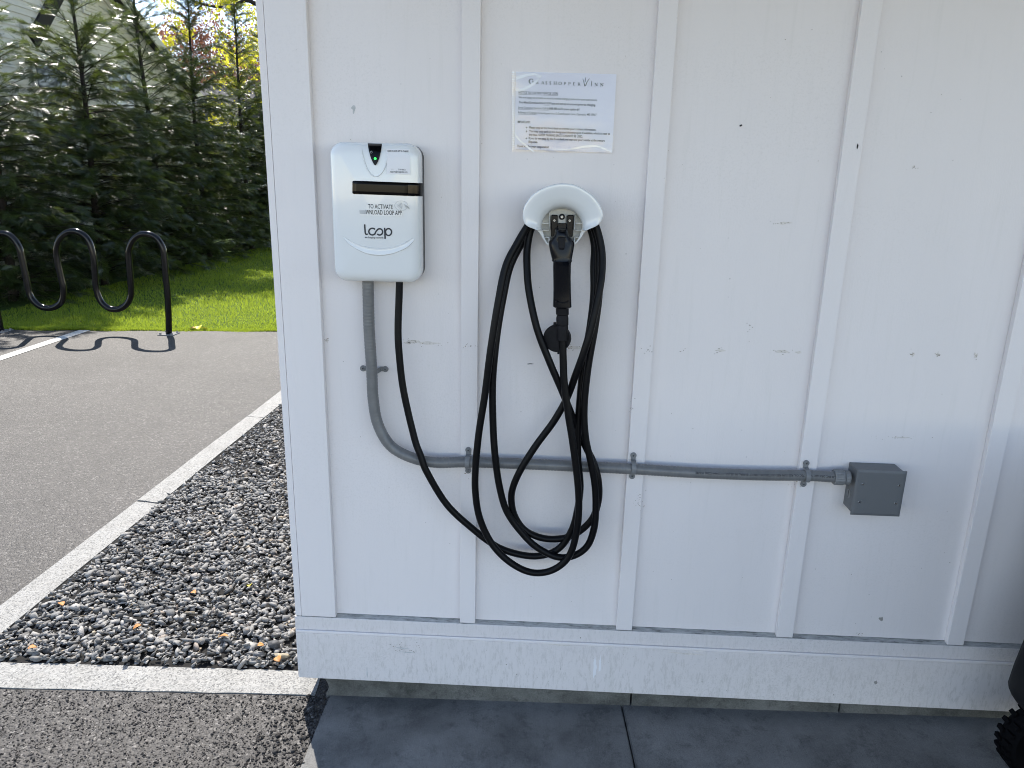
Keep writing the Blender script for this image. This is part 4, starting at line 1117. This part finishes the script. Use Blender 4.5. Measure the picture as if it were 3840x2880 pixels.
# heading in serif capitals drawn as strokes
m = MB()
GL = {'G': [('arc', .52, .5, .46, .5, 45, 325), ('v', .82, 0.05, .45, .17), ('s', .66, .98, .45)],
      'R': [('v', .2, 0, 1, .17), ('bowl', .2, .5, 1, .48), ('d', .45, .5, .9, 0, .17), ('s', .02, .4, 0), ('s', .02, .4, 1), ('s', .75, 1.02, 0)],
      'A': [('d', .08, 0, .5, 1, .07), ('d', .5, 1, .9, 0, .17), ('d', .25, .33, .73, .33, .07), ('s', -.05, .25, 0), ('s', .7, 1.05, 0)],
      'S': [('pts', [(.78, .82), (.62, .97), (.36, .96), (.22, .78), (.34, .6), (.62, .46), (.78, .28), (.66, .06), (.38, .02), (.18, .2)], .22)],
      'H': [('v', .18, 0, 1, .16), ('v', .82, 0, 1, .16), ('d', .18, .5, .82, .5, .07), ('s', .02, .36, 0), ('s', .02, .36, 1), ('s', .64, .98, 0), ('s', .64, .98, 1)],
      'O': [('arc', .5, .5, .44, .5, 0, 360)],
      'P': [('v', .22, 0, 1, .17), ('bowl', .22, .45, 1, .52), ('s', .04, .44, 0), ('s', .04, .4, 1)],
      'E': [('v', .22, 0, 1, .17), ('d', .22, 1, .8, 1, .08), ('d', .22, .5, .65, .5, .07), ('d', .22, 0, .84, 0, .08), ('v', .8, .8, 1, .06), ('v', .84, 0, .2, .06), ('s', .04, .3, 0), ('s', .04, .3, 1)],
      'I': [('v', .5, 0, 1, .2), ('s', .28, .72, 0), ('s', .28, .72, 1)],
      'N': [('v', .18, 0, 1, .07), ('d', .18, 1, .84, 0, .17), ('v', .84, 0, 1, .07), ('s', .0, .36, 0), ('s', 0, .24, 1), ('s', .66, 1.02, 1)]}
def glyph(ch, zx0, zx1, zb, zt):
    def W(u, v_): return q_(zx0+(zx1-zx0)*u, zb+(zt-zb)*v_, TL)
    def seg_(p, q, w_):
        a, b = W(*p), W(*q); d = b-a; d /= np.linalg.norm(d)+1e-9
        nn = np.cross(d, NEGY)*w_*abs(W(1, 0)[0]-W(0, 0)[0])*.62
        m.add([a+nn, b+nn, b-nn, a-nn], [(0, 1, 2, 3)])
    for it in GL[ch]:
        if it[0] == 'v': seg_((it[1], it[2]), (it[1], it[3]), it[4])
        elif it[0] == 'd': seg_((it[1], it[2]), (it[3], it[4]), it[5])
        elif it[0] == 's': seg_((it[1], it[3]), (it[2], it[3]), .07)
        elif it[0] == 'arc':
            pts = [(it[1]+it[3]*math.cos(math.radians(a)), it[2]+it[4]*math.sin(math.radians(a))) for a in np.linspace(it[5], it[6], 16)]
            for p, q in zip(pts[:-1], pts[1:]): seg_(p, q, .07+.11*abs((p[0]+q[0])/2-it[1])/it[3])
        elif it[0] == 'bowl':
            cy_ = (it[2]+it[3])/2; hy = (it[3]-it[2])/2
            pts = [(it[1], it[3])]+[(it[1]+.25+it[4]*.72*math.cos(a), cy_+hy*math.sin(a)) for a in np.linspace(1.4, -1.4, 9)]+[(it[1], it[2])]
            for p, q in zip(pts[:-1], pts[1:]): seg_(p, q, .07+.11*max(0, (p[0]-.4)*1.4))
        elif it[0] == 'pts':
            pp = catmull([np.array(x_) for x_ in it[1]], 3)
            for p, q in zip(pp[:-1], pp[1:]): seg_(p, q, it[2])
for ch, a, b, zb_, zt_ in [('G', 462, 545, 376, 296), ('R', 583, 628, 380, 333), ('A', 668, 722, 383, 336), ('S', 738, 775, 386, 338), ('S', 806, 842, 388, 340), ('H', 878, 932, 391, 343), ('O', 962, 1014, 394, 346), ('P', 1050, 1090, 397, 350), ('P', 1126, 1168, 400, 352), ('E', 1203, 1246, 402, 356), ('R', 1283, 1330, 405, 360), ('I', 1498, 1540, 414, 338), ('N', 1566, 1622, 416, 366), ('N', 1660, 1718, 418, 370)]:
    if ch == 'I': m.build('heading_word', MAT['olive'], nt_); m = MB()
    glyph(ch, a, b, zb_, zt_)
m.build('heading_word', MAT['olive'], nt_)
m = MB()
for pts in ([(1402, 418), (1392, 370), (1380, 320), (1366, 292)], [(1408, 345), (1412, 310), (1424, 262)], [(1416, 415), (1436, 360), (1462, 315), (1486, 290)]):
    P = catmull([q_(*p, TL) for p in pts], 4); Tn = np.gradient(P, axis=0); Tn /= np.linalg.norm(Tn, axis=1)[:, None]
    w_ = np.linspace(.0011, .0004, len(P))[:, None]; Nn = np.cross(Tn, NEGY)*w_; k = len(P)
    m.add(np.vstack([P+Nn, P-Nn]), [(i, i+1, k+i+1, k+i) for i in range(k-1)])
m.build('grass_blade_emblem', MAT['olive'], nt_)

# ------------------------------------------------------------------ wave bicycle rack
Zr = zoomer(0, 840, 2212/640)
RYf = lambda X: 7.68+.0674*(X+4.02)
def rk(zx, zy):
    p = at(*Zr(zx, zy), 7.6)
    for _ in range(3): p = at(*Zr(zx, zy), RYf(p[0]))
    return p
rp = [(2190, 1425), (2178, 1000), (2150, 700), (2128, 420), (2108, 310), (2045, 200), (1965, 145), (1880, 130), (1800, 145), (1722, 210), (1674, 320), (1668, 420), (1690, 700), (1700, 860), (1690, 950), (1640, 1040), (1560, 1095), (1480, 1106), (1400, 1085), (1320, 1020), (1270, 920), (1240, 780), (1220, 500), (1195, 350), (1150, 222), (1080, 140), (980, 97), (880, 105), (800, 160), (750, 240), (730, 340), (745, 480), (788, 680), (820, 820), (822, 920), (795, 1010), (720, 1070), (630, 1090), (530, 1070), (440, 1000), (385, 910), (352, 760), (310, 560), (280, 420), (255, 320), (200, 220), (130, 150), (50, 122), (-40, 130), (-120, 170), (-180, 250), (-205, 350), (-190, 480), (-130, 760), (-50, 1080), (12, 1392)]
P = [rk(*p) for p in rp]
P[0][2] = .006; P[-1][2] = .006
rack = thing('bike_rack', (-4.9, 7.62, 0), 'black wave-shaped tube bicycle rack bolted beside the lawn', 'bike rack')
V_, F_ = tube(catmull(P, 6), .0325, 16); mesh_obj('wave_tube', V_, F_, MAT['rack'], rack, smooth=True)
for q in (P[0], P[-1]):
    m = MB(); m.box(q[0]-.085, q[0]+.085, q[1]-.085, q[1]+.085, .0005, .010)
    o = m.build('base_plate', MAT['plate'], rack, bevel=.002)
    for sx in (-1, 1):
        for sy in (-1, 1):
            V_, F_ = disc((q[0]+sx*.062, q[1]+sy*.062, .010), (0, 0, 1), .012, .014, 6); mesh_obj('bolt', V_, F_, MAT['plate'], o)

# ------------------------------------------------------------------ lawn grass
n = 150000
u = rng.uniform(0, 1, n)**1.7
x = np.where(rng.uniform(0, 1, n) < .86, rng.uniform(-6.6, -2.4, n), rng.uniform(-2.4, .6, n)); y = EDGE(x)+.0+u*9.5
near = rng.uniform(0, 1, n) < .15
y[near] = EDGE(x[near])+np.abs(rng.normal(0, .06, near.sum()))-.035*rng.uniform(0, 1, near.sum())**2*(1+np.sin(x[near]*9))
hgt = rng.uniform(.020, .046, n)*(1+.35*np.sin(x*2.1)*np.sin(y*1.7)); wd = rng.uniform(.0028, .0055, n)*(1+.08*(y-7.7).clip(0, 8)); az = rng.uniform(0, 2*np.pi, n); ln = rng.uniform(.1, .8, n)*hgt
ax = np.c_[np.cos(az), np.sin(az), np.zeros(n)]; bx = np.c_[-np.sin(az), np.cos(az), np.zeros(n)]
b0 = np.c_[x, y, np.full(n, -.012)]
la = rng.uniform(0, 2*np.pi, n); lv = np.c_[np.cos(la), np.sin(la), np.zeros(n)]
mid = b0+lv*(ln*.35)[:, None]+np.c_[np.zeros(n), np.zeros(n), hgt*.6]
tip = b0+lv*ln[:, None]+np.c_[np.zeros(n), np.zeros(n), hgt]
V = np.stack([b0-bx*wd[:, None]*.5, b0+bx*wd[:, None]*.5, mid+bx*wd[:, None]*.4, mid-bx*wd[:, None]*.4, tip], 1).reshape(-1, 3)
k = (np.arange(n)*5)[:, None]
F = np.vstack([k+[0, 1, 2], k+[0, 2, 3], k+[3, 2, 4]])
tag(mesh_obj('grass', V, F, MAT['grass']), 'short bright green grass of the lawn behind the bike rack', kind='stuff')

# ------------------------------------------------------------------ fallen leaves
def leaf(loc, size, rot, mat, label, group=None, curl=.35):
    V = []; F = []; nx, ny = 6, 4
    for i in range(nx+1):
        t = i/nx; w_ = math.sin(math.pi*min(1, t*.96+.02))**.8*.42
        for j in range(ny+1):
            s = (j/ny-.5)*2; V.append(((t-.5)*size, s*w_*size, size*(curl*s*s*w_+.12*math.sin(3*t))))
    for i in range(nx):
        for j in range(ny): k_ = i*(ny+1)+j; F.append((k_, k_+ny+1, k_+ny+2, k_+1))
    o = mesh_obj('fallen_leaf', V, F, mat); o.data.shade_smooth()
    o.location = Vector(loc); o.rotation_euler = rot
    md = o.modifiers.new('solid', 'SOLIDIFY'); md.thickness = .0008
    return tag(o, label, 'leaf', group)
for (px, py, z_, sz, lab, mt) in [
    (563, 1394, .045, .026, 'orange curled leaf just left of the largest dark stone', 'dryleaf'), (601, 1424, .036, .034, 'slim orange leaf lying across the pale buff stone', 'dryleaf'),
    (483, 1376, .042, .036, 'orange-brown leaf on the gravel left of the largest stone, midway to the kerb', 'dryleaf'), (296, 1355, .04, .032, 'orange leaf in the middle of the gravel, above the front kerb', 'dryleaf'),
    (70, 1400, .04, .03, 'orange leaf at the left end of the gravel near the front kerb', 'dryleaf'), (132, 1305, .04, .03, 'brown upright leaf on gravel close to the side kerb', 'dryleaf'),
    (418, 1280, .04, .028, 'rusty leaf on the gravel a little way behind the others', 'dryleaf'), (540, 1265, .04, .026, 'yellowish leaf on gravel close beside the wall corner board', 'yleaf'),
    (430, 709, .035, .10, 'yellow leaf at the lawn edge right of the rack post', 'yleaf'), (442, 711, .03, .08, 'second yellow leaf at the lawn edge, the farther from the rack post', 'yleaf'), (418, 711, .03, .09, 'brown leaf at the lawn edge between rack post and yellow leaves', 'dryleaf')]:
    leaf(gp(px, py, z_-.008 if z_ > .035 else z_-.02), sz, (rnd.uniform(-.4, .4), rnd.uniform(-.4, .4), rnd.uniform(0, 6)), MAT[mt], lab, 'fallen leaves')

# ------------------------------------------------------------------ arborvitae row
def frond_proto(seed, pairs=8):
    r = np.random.default_rng(seed); V = []; F = []
    def blade(p, q, w0, w1):
        d = q-p; L = np.linalg.norm(d[:2])+1e-9; nn = np.array([-d[1], d[0], 0])/L
        k_ = len(V); V.extend([p+nn*w0, p-nn*w0, q-nn*w1, q+nn*w1]); F.extend([(k_, k_+1, k_+2), (k_, k_+2, k_+3)])
    def bend(t): return np.array([t, 0.06*math.sin(t*2.2+seed), -.22*t*t])
    st = [bend(t) for t in np.linspace(0, 1, 5)]
    for a, b in zip(st[:-1], st[1:]): blade(a, b, .013, .011)
    for i in range(pairs):
        t = .10+.86*i/pairs
        for s in (-1, 1):
            L = (.34*(1-t)**.75+.06)*r.uniform(.8, 1.15); a = s*math.radians(r.uniform(38, 54))
            p = bend(t); q = p+np.array([math.cos(a)*L, math.sin(a)*L, -.10*L+r.uniform(-.03, .03)])
            blade(p, q, .015, .004)
            for f_ in (.5,):
                for s2 in (-1, 1):
                    a2 = a+s2*math.radians(38); l2 = L*.36*(1.15-f_*.6); pp = p+(q-p)*f_
                    qq = pp+np.array([math.cos(a2)*l2, math.sin(a2)*l2, -.04*l2]); d = qq-pp; nn = np.array([-d[1], d[0], 0]); nn = nn/np.linalg.norm(nn)*.0125
                    k_ = len(V); V.extend([pp+nn, pp-nn, qq]); F.append((k_, k_+1, k_+2))
    return np.array(V), np.array(F)
fpro = [frond_proto(s_) for s_ in range(5)]
def arbor_mesh(seed, H):
    r = np.random.default_rng(seed)
    Rz = lambda z: np.interp(z, [0, .3, 1.2, 2.3, 3.0, 3.7, 4.3, H], [.95, 1.12, 1.15, 1.04, .86, .60, .38, .06])
    P = []; X = []; Nn = []; Sz = []
    wood = MB()
    tr = [np.array([.03*math.sin(z*1.3+seed), .03*math.cos(z*1.1+seed), z]) for z in np.linspace(0, H-.1, 12)]
    wood.tube(tr, np.linspace(.062, .010, 12), 8)
    def tpos(z): return np.array([np.interp(z, [p[2] for p in tr], [p[k_] for p in tr]) for k_ in (0, 1)]+[z])
    zz = np.linspace(.08, H-.15, 400); den = np.interp(zz, [0, 2.4, 3.0, 3.7, H], [74, 70, 46, 28, 24]); cdf = np.cumsum(den); cdf /= cdf[-1]
    zs = list(np.sort(np.interp(r.uniform(0, 1, int(np.trapezoid(den, zz) if hasattr(np, 'trapezoid') else np.trapz(den, zz))), cdf, zz)))
    az = r.uniform(0, 6.28)
    for z in zs:
        az += 2.399+r.uniform(-.5, .5); up_zone = r.uniform() < np.clip((z-2.2)/1.2, 0, 1)
        L = Rz(z)*r.uniform(.72, 1.12)
        el = r.uniform(.1, .5) if not up_zone else r.uniform(.45, 1.0)
        d = np.array([math.cos(az), math.sin(az), 0]); pts = []
        b = tpos(z)
        for t in np.linspace(0, 1, 6): pts.append(b+d*L*t*math.cos(el*.6)+np.array([0, 0, L*(math.sin(el)*t-.28*t*t*(1.0 if not up_zone else .6))]))
        pts = np.array(pts)
        wood.tube(pts, np.linspace(.009, .002, 6)*(1.0 if not up_zone else .8), 4, False)
        nf = int(L*(50 if not up_zone else 40)) + 5
        for i in range(nf):
            t = r.uniform(.08, 1.0) if i else 1.0
            p = np.array([np.interp(t, np.linspace(0, 1, 6), pts[:, k_]) for k_ in range(3)])
            s = r.choice((-1, 1)); yaw = az+(s*r.uniform(.2, .95) if i else 0)
            pit = r.uniform(-.65, .25) if not up_zone else r.uniform(-.1, .95)
            x_ = np.array([math.cos(yaw)*math.cos(pit), math.sin(yaw)*math.cos(pit), math.sin(pit)])
            side = np.array([-math.sin(yaw), math.cos(yaw), 0]); roll = r.normal(0, .75)
            up_ = np.cross(x_, side); nrm = up_*math.cos(roll)+side*math.sin(roll)
            P.append(p-x_*.02); X.append(x_); Nn.append(nrm); Sz.append(r.uniform(.11, .22)*(1.0 if not up_zone else .88))
    # leader tufts
    for i in range(26):
        z = r.uniform(H-.9, H-.05); a = r.uniform(0, 6.28); x_ = np.array([math.cos(a)*.6, math.sin(a)*.6, .8]); x_ /= np.linalg.norm(x_)
        P.append(tpos(z)); X.append(x_); Nn.append(np.cross(x_, (-math.sin(a), math.cos(a), 0))); Sz.append(r.uniform(.12, .24))
    P = np.array(P); X = np.array(X); Nn = np.array(Nn); Y_ = np.cross(Nn, X)
    R = np.stack([X, Y_, Nn], 2)
    V, F = scatter(fpro, P, np.array(Sz), R, r.integers(0, 5, len(P)))
    return wood, V, F
def make_arbor(seed, H):
    t = thing('arborvitae', (0, 0, 0), 'x', 'tree', 'arborvitae trees in a row beside the lawn')
    wood, V, F = arbor_mesh(seed, H)
    mesh_obj('foliage', V, F, MAT['frond'], t); wood.build('trunk', MAT['bark'], t, smooth=True)
    return t
prot = [make_arbor(1, 4.9), make_arbor(2, 5.3)]
row = [(-6.98, 9.45, 1, .88, 3.1, 'arborvitae cut by the left edge of the photo, behind the bike rack'),
       (-6.70, 11.09, 0, 1.0, 4.0, 'arborvitae whose thin leader crosses the gable of the cream house'),
       (-6.70, 12.88, 1, .98, 2.6, 'arborvitae with long bare leader against the patch of blue sky'),
       (-6.70, 14.66, 0, 1.03, 5.6, 'arborvitae standing right of the blue sky patch, before the russet tree'),
       (-6.70, 16.85, 1, 1.02, .9, 'arborvitae in front of the yellow spring tree'),
       (-6.70, 18.6, 0, 1.05, 3.6, 'farthest arborvitae of the row, half hidden by the garage corner board')]
used = set()
for (x_, y_, k_, sc_, rz, lab) in row:
    t = prot[k_] if k_ not in used else copy_tree(prot[k_])
    used.add(k_); t.location = (x_, y_, -.012); t.rotation_euler = (0, 0, rz); t.scale = (1, 1, sc_); t['label'] = lab

# ------------------------------------------------------------------ yellow spring tree, russet tree, bare trees behind the hedge
def branch(mb, p, d, L, r0, depth, r, tips, bendy=.25):
    pts = [p]; q = np.array(p, float); dd = np.array(d, float)
    for i in range(4):
        dd = dd+r.normal(0, bendy, 3)*.35+np.array([0, 0, .05]); dd /= np.linalg.norm(dd); q = q+dd*L/4; pts.append(q.copy())
    mb.tube(pts, np.linspace(r0, r0*.6, 5), 5 if depth > 1 else 4, False)
    if depth == 0: tips.append((q, dd)); return
    for i in range(r.integers(3, 5)):
        t = r.uniform(.35, 1.0) if i else 1.0
        b = np.array([np.interp(t, np.linspace(0, 1, 5), [w_[k_] for w_ in pts]) for k_ in range(3)])
        nd = dd+r.normal(0, .55, 3); nd /= np.linalg.norm(nd)
        branch(mb, b, nd, L*r.uniform(.55, .78), r0*.55, depth-1, r, tips, bendy)
    tips.append((q, dd))
def quad_cloud(C, size, r, spread):
    n = len(C); d = r.normal(size=(n, 3)); d /= np.linalg.norm(d, axis=1)[:, None]
    a = np.cross(d, r.normal(size=(n, 3))); a /= np.linalg.norm(a, axis=1)[:, None]; b = np.cross(d, a)
    C = C+r.normal(0, spread, (n, 3)); s = size*r.uniform(.6, 1.3, (n, 1))
    V = np.stack([C-a*s, C+b*s*.55, C+a*s, C-b*s*.55], 1).reshape(-1, 3); k_ = (np.arange(n)*4)[:, None]
    return V, np.vstack([k_+[0, 1, 2], k_+[0, 2, 3]])
def leaf_tree(name, loc, H, seed, leafmat, barkmat, label, nleaf, size, spread, depth=4, L0=None, lean=(0, 0), r0=.12):
    r = np.random.default_rng(seed); t = thing(name, loc, label, 'tree')
    wood = MB(); tips = []
    L0 = L0 or H*.34
    wood.tube([np.array([0, 0, -.05]), np.array([lean[0]*.3, lean[1]*.3, H*.18]), np.array([lean[0]*.6, lean[1]*.6, H*.34])], [r0*1.15, r0, r0*.85], 8)
    for i in range(5):
        a = i*1.256+r.uniform(-.4, .4); d = np.array([math.cos(a)*.75+lean[0]*.1, math.sin(a)*.75+lean[1]*.1, r.uniform(.45, 1.0)]); d /= np.linalg.norm(d)
        branch(wood, np.array([lean[0]*.6, lean[1]*.6, H*(.16+.045*i)]), d, L0, r0*.55, depth, r, tips)
    wood.build('trunk', barkmat, t, smooth=True, local=True)
    C = np.repeat(np.array([q for q, _ in tips]), max(1, nleaf//len(tips)), 0)
    if nleaf:
        V, F = quad_cloud(C, size, r, spread); mesh_obj('foliage', V, F, leafmat, t, local=True)
    return t
yt = leaf_tree('maple', (-5.0, 18.8, 0), 10.5, 4, MAT['yellow'], MAT['bark'], 'yellow-green spring tree behind the hedge, next to the garage corner', 30000, .05, .16, 4, L0=2.7)
# its dark drooping limb across the top of the view
m = MB()
Zt = zoomer(520, 0, 2212/560)
lim = [at(*Zt(*p), 19.0) for p in [(700, -60), (790, 5), (950, 62), (1180, 106), (1320, 95), (1450, 58), (1560, 12), (1640, 12), (1740, 62), (1900, 140)]]
m.tube(catmull(lim, 5), np.linspace(.020, .055, len(catmull(lim, 5))), 8)
m.tube(catmull([at(*Zt(*p), 19.0) for p in [(950, 62), (900, 110), (860, 135)]], 4), .018, 6)
m.build('limb', MAT['bark'], yt, smooth=True)
# tufts strung along the limb and beyond
C = []
for p, n_ in [((560, 320), 160), ((200, 420), 120), ((140, 530), 90), ((450, 610), 120), ((400, 720), 110), ((360, 60), 70), ((500, 70), 80), ((1240, 40), 200), ((1320, 20), 200), ((1450, 30), 150), ((1360, 120), 60), ((1180, 1215), 90), ((1370, 1240), 200), ((1450, 860), 160), ((1640, 880), 260), ((1500, 1280), 140), ((720, 490), 90), ((660, 510), 80)]:
    c = at(*Zt(*p), 19.5); C += [c]*n_
V, F = quad_cloud(np.array(C), .035, np.random.default_rng(8), .085); mesh_obj('leaf_tufts', V, F, MAT['yellow'], yt)
leaf_tree('budding_tree', (-13.2, 33, 0), 7.8, 9, MAT['russet'], MAT['greybark'], 'russet budding tree behind the hedge, left of the yellow tree', 22000, .07, .3, 4)
leaf_tree('bare_tree', (-11.0, 42, 0), 13.0, 14, MAT['russet'], MAT['greybark'], 'tall sparse pinkish tree far behind against the sky', 9000, .07, .45, 5)
leaf_tree('thicket_tree', (-9.6, 27, 0), 5.6, 19, MAT['russet'], MAT['greybark'], 'grey twiggy tree low behind the hedge under the yellow tree', 5000, .05, .3, 5)
for k_, (x_, y_, H_, lab) in enumerate([(-21, 52, 8.5, 'distant green tree at the left of the far treeline'), (-14.5, 50, 8.0, 'distant green tree in the middle of the far treeline'), (-8.5, 46, 7.5, 'distant green tree at the right of the far treeline')]):
    leaf_tree('treeline_tree', (x_, y_, 0), H_, 30+k_, MAT['grass'], MAT['greybark'], lab, 16000, .16, .5, 3, r0=.2)

# ------------------------------------------------------------------ neighbouring cream house beyond the hedge
HX = -9.0
hs = thing('house', (HX, 14, 0), 'cream clapboard house with steep gable behind the hedge', 'house')
ap_y, ap_z = 14.85, 5.62            # gable peak
sl_r = .50
z = .3
while z < ap_z-.1:
    h_ = .102
    y0 = 10.2; y1 = ap_y+(ap_z-z-.06)/sl_r
    y0 = max(9.0, ap_y-(ap_z-z-.06)/sl_r)
    y1 = min(y1, 19.4)
    if y1-y0 > .1:
        V = [(HX, y0, z+h_+.006), (HX, y1, z+h_+.006), (HX+.013, y1, z), (HX+.013, y0, z), (HX-.02, y0, z), (HX-.02, y1, z)]
        mesh_obj('clapboard', V, [(0, 3, 2, 1), (3, 4, 5, 2)], MAT['clap'], hs)
    z += h_
# rake boards, roof planes
def beam(mb, a, b, w_, t_, off=(0, 0, 0)):
    a = np.array(a, float)+off; b = np.array(b, float)+off; d = (b-a)/np.linalg.norm(b-a); nx = np.array([1.0, 0, 0]); nz = np.cross(nx, d)
    V = []
    for p in (a, b):
        for sx, sz in ((0, -1), (1, -1), (1, 1), (0, 1)): V.append(p+nx*t_*sx+nz*w_*.5*sz)
    mb.add(V, [(0, 1, 2, 3), (7, 6, 5, 4), (0, 4, 5, 1), (1, 5, 6, 2), (2, 6, 7, 3), (3, 7, 4, 0)])
er = (HX, 19.5, ap_z-(19.5-ap_y)*sl_r); el_ = (HX, 10.0, ap_z-(ap_y-10.0)*sl_r)
for e in (er, el_):
    m = MB(); beam(m, (HX, ap_y, ap_z), e, .20, .03, (.014, 0, .0)); m.build('rake_board', MAT['housetrim'], hs)
    m = MB(); s_ = 1 if e is er else -1
    m.add([(HX+.30, ap_y, ap_z+.22), (HX+.30, e[1], e[2]+.22), (HX-9, e[1], e[2]+.22), (HX-9, ap_y, ap_z+.22), (HX+.30, ap_y, ap_z+.12), (HX+.30, e[1], e[2]+.12), (HX-9, e[1], e[2]+.12), (HX-9, ap_y, ap_z+.12)],
          [(0, 1, 2, 3), (7, 6, 5, 4), (0, 4, 5, 1), (1, 5, 6, 2), (2, 6, 7, 3), (3, 7, 4, 0)])
    m.build('roof', MAT['shingle'], hs)
    m = MB(); beam(m, (HX+.29, ap_y, ap_z+.10), (HX+.29, e[1], e[2]+.10), .20, .035); m.build('fascia', MAT['housetrim'], hs)
MB().box(HX-8.9, HX-.03, 10.2, 19.3, 0, 3.3).build('wall_core', MAT['clap'], hs)
# gable vent
vy, vz = 15.45, 4.92
o = MB().box(HX+.02, HX+.045, vy-.25, vy+.25, vz-.36, vz+.30).build('gable_vent', MAT['housetrim'], hs)
for k_ in range(9): MB().box(HX+.046, HX+.062, vy-.19, vy+.19, vz-.30+k_*.062, vz-.27+k_*.062).build('louver', MAT['clap'], o)
for wy, wz in ((16.2, 2.9), (13.95, 2.7)):
    o = MB().box(HX+.018, HX+.05, wy-.52, wy+.52, wz-.75, wz+.88).build('window', MAT['housetrim'], hs)
    for q in (-.40, .40):
        MB().box(HX+.051, HX+.058, wy-.42, wy+.42, wz+q-.35, wz+q+.36).build('pane', MAT['pane'], o)
# lower wing on the left, with its dark roof edge running up the gable
wx = -8.2
wg = thing('house_wing', (wx, 11.5, 0), 'cream lower wing with dark roof edge left of the gable', 'house')
b0, b1, b2 = np.array([wx, 13.05, 4.62]), np.array([wx, 12.2, 3.85]), None
z = .3
while z < 4.6:
    y1 = 11.9 if z < 3.3 else 11.9+(z-3.3)*.98
    V = [(wx, 7.5, z+.108), (wx, y1, z+.108), (wx+.013, y1, z), (wx+.013, 7.5, z), (wx-.02, 7.5, z), (wx-.02, y1, z)]
    mesh_obj('clapboard', V, [(0, 3, 2, 1), (3, 4, 5, 2)], MAT['clap'], wg); z += .102
m = MB(); beam(m, (wx, 12.25, 3.61), (wx, 13.35, 4.75), .24, .05, (.02, .10, 0)); m.build('roof_edge', MAT['ink'], wg)
m = MB(); beam(m, (wx, 7.5, 4.0), (wx, 13.3, 4.78), .10, .04, (.02, 0, -.05)); m.build('frieze_board', MAT['housetrim'], wg)
MB().box(wx-3, wx-.03, 7.6, 11.8, 0, 3.3).build('wall_core', MAT['clap'], wg)
# low grey-roofed outbuilding seen between trunks to the right
ob = thing('outbuilding', (-9.5, 24, 0), 'low grey-roofed outbuilding between the far arborvitae trunks', 'house')
MB().box(-14, -9.0, 21.5, 27, 0, 2.9).build('wall', MAT['clap'], ob)
m = MB(); m.add([(-14.2, 21.3, 2.9), (-8.8, 21.3, 2.9), (-8.8, 24.2, 4.3), (-14.2, 24.2, 4.3), (-8.8, 27.2, 2.9), (-14.2, 27.2, 2.9)], [(0, 1, 2, 3), (3, 2, 4, 5), (1, 4, 2), (0, 3, 5), (0, 5, 4, 1)]); m.build('roof', MAT['shingle'], ob)

# ------------------------------------------------------------------ dark wheeled machine parked at the right, only its edge in view
mc = thing('parked_machine', (1.68, 1.9, .04), 'dark machine with knobby black tyre at the right edge, by the wall', 'machine')
WSC = .64; wl = at(2160, 1605, 1.86)
wc = np.array([wl[0]+.196*WSC, 1.86, .052+.196*WSC])
V = []; F = []
th = np.linspace(0, 2*np.pi, 48, endpoint=False); prof = [(.105, -.035), (.125, -.052), (.160, -.055), (.180, -.04), (.186, -.015), (.186, .015), (.180, .04), (.160, .055), (.125, .052), (.105, .035)]
prof = [(r_*WSC, y_*WSC) for r_, y_ in prof]
for r_, y_ in prof:
    for t in th: V.append(wc+np.array([math.cos(t)*r_, y_, math.sin(t)*r_]))
k_ = len(th)
for i in range(len(prof)-1):
    for j in range(k_): F.append((i*k_+j, i*k_+(j+1) % k_, (i+1)*k_+(j+1) % k_, (i+1)*k_+j))
MAT['tyre'] = simple('dusty_black_tyre', (0.004, 0.004, 0.005), 0.8, 0.06)
tyre = mesh_obj('tyre', V, F, MAT['tyre'], mc); smooth_angle(tyre, 40)
for j in range(26):
    t = 2*math.pi*j/26; d = np.array([math.cos(t), 0, math.sin(t)]); e = np.array([-math.sin(t), 0, math.cos(t)])
    for s_ in (-1, 1):
        c = wc+(d*.180+np.array([0, s_*.028, 0])+e*(s_*.006))*WSC; V = []
        for a in (-.010, .010):
            for b in (-.020, .020):
                for g in (0, .016): V.append(c+(e*a+np.array([0, b, 0])+d*g)*WSC)
        mesh_obj('tread_knob', V, [(0, 1, 3, 2), (4, 6, 7, 5), (0, 4, 5, 1), (2, 3, 7, 6), (0, 2, 6, 4), (1, 5, 7, 3)], MAT['tyre'], tyre)
V_, F_ = disc(wc+[0, .02, 0], NEGY, .068, .042, 32); mesh_obj('rim', V_, F_, MAT['rim'], mc, bevel=.006)
V_, F_ = disc(wc+[0, -.025, 0], NEGY, .022, .02, 16); mesh_obj('hub_cap', V_, F_, MAT['rim'], mc, bevel=.004)
# rounded body panel above the tyre; its unseen bulk is sized to shade the wall
bx0 = at(2183, 1430, 1.90)
V = []; F = []
sec = [(.30, .02, .0), (.33, -.01, .01), (.40, -.022, .02), (.50, -.008, .02), (.62, .03, .02), (.80, .06, .02), (1.02, .09, .05), (1.06, .13, .09)]
for z_, dx, ins in sec:
    for q in rrect(.42-ins, .55-ins, .10, 5):
        V.append((bx0[0]+dx+.42+q[0], 1.42+q[1], z_))
k_ = len(rrect(.42, .55, .10, 5))
for i in range(len(sec)-1):
    for j in range(k_): F.append((i*k_+j, i*k_+(j+1) % k_, (i+1)*k_+(j+1) % k_, (i+1)*k_+j))
F += [tuple(range(k_))[::-1], tuple((len(sec)-1)*k_+j for j in range(k_))]
o = mesh_obj('body_panel', V, F, MAT['dark'], mc); smooth_angle(o, 45)
m = MB(); m.box(1.62, 2.25, 1.45, 1.80, .15, .30); m.build('chassis', MAT['dark'], mc, bevel=.01)
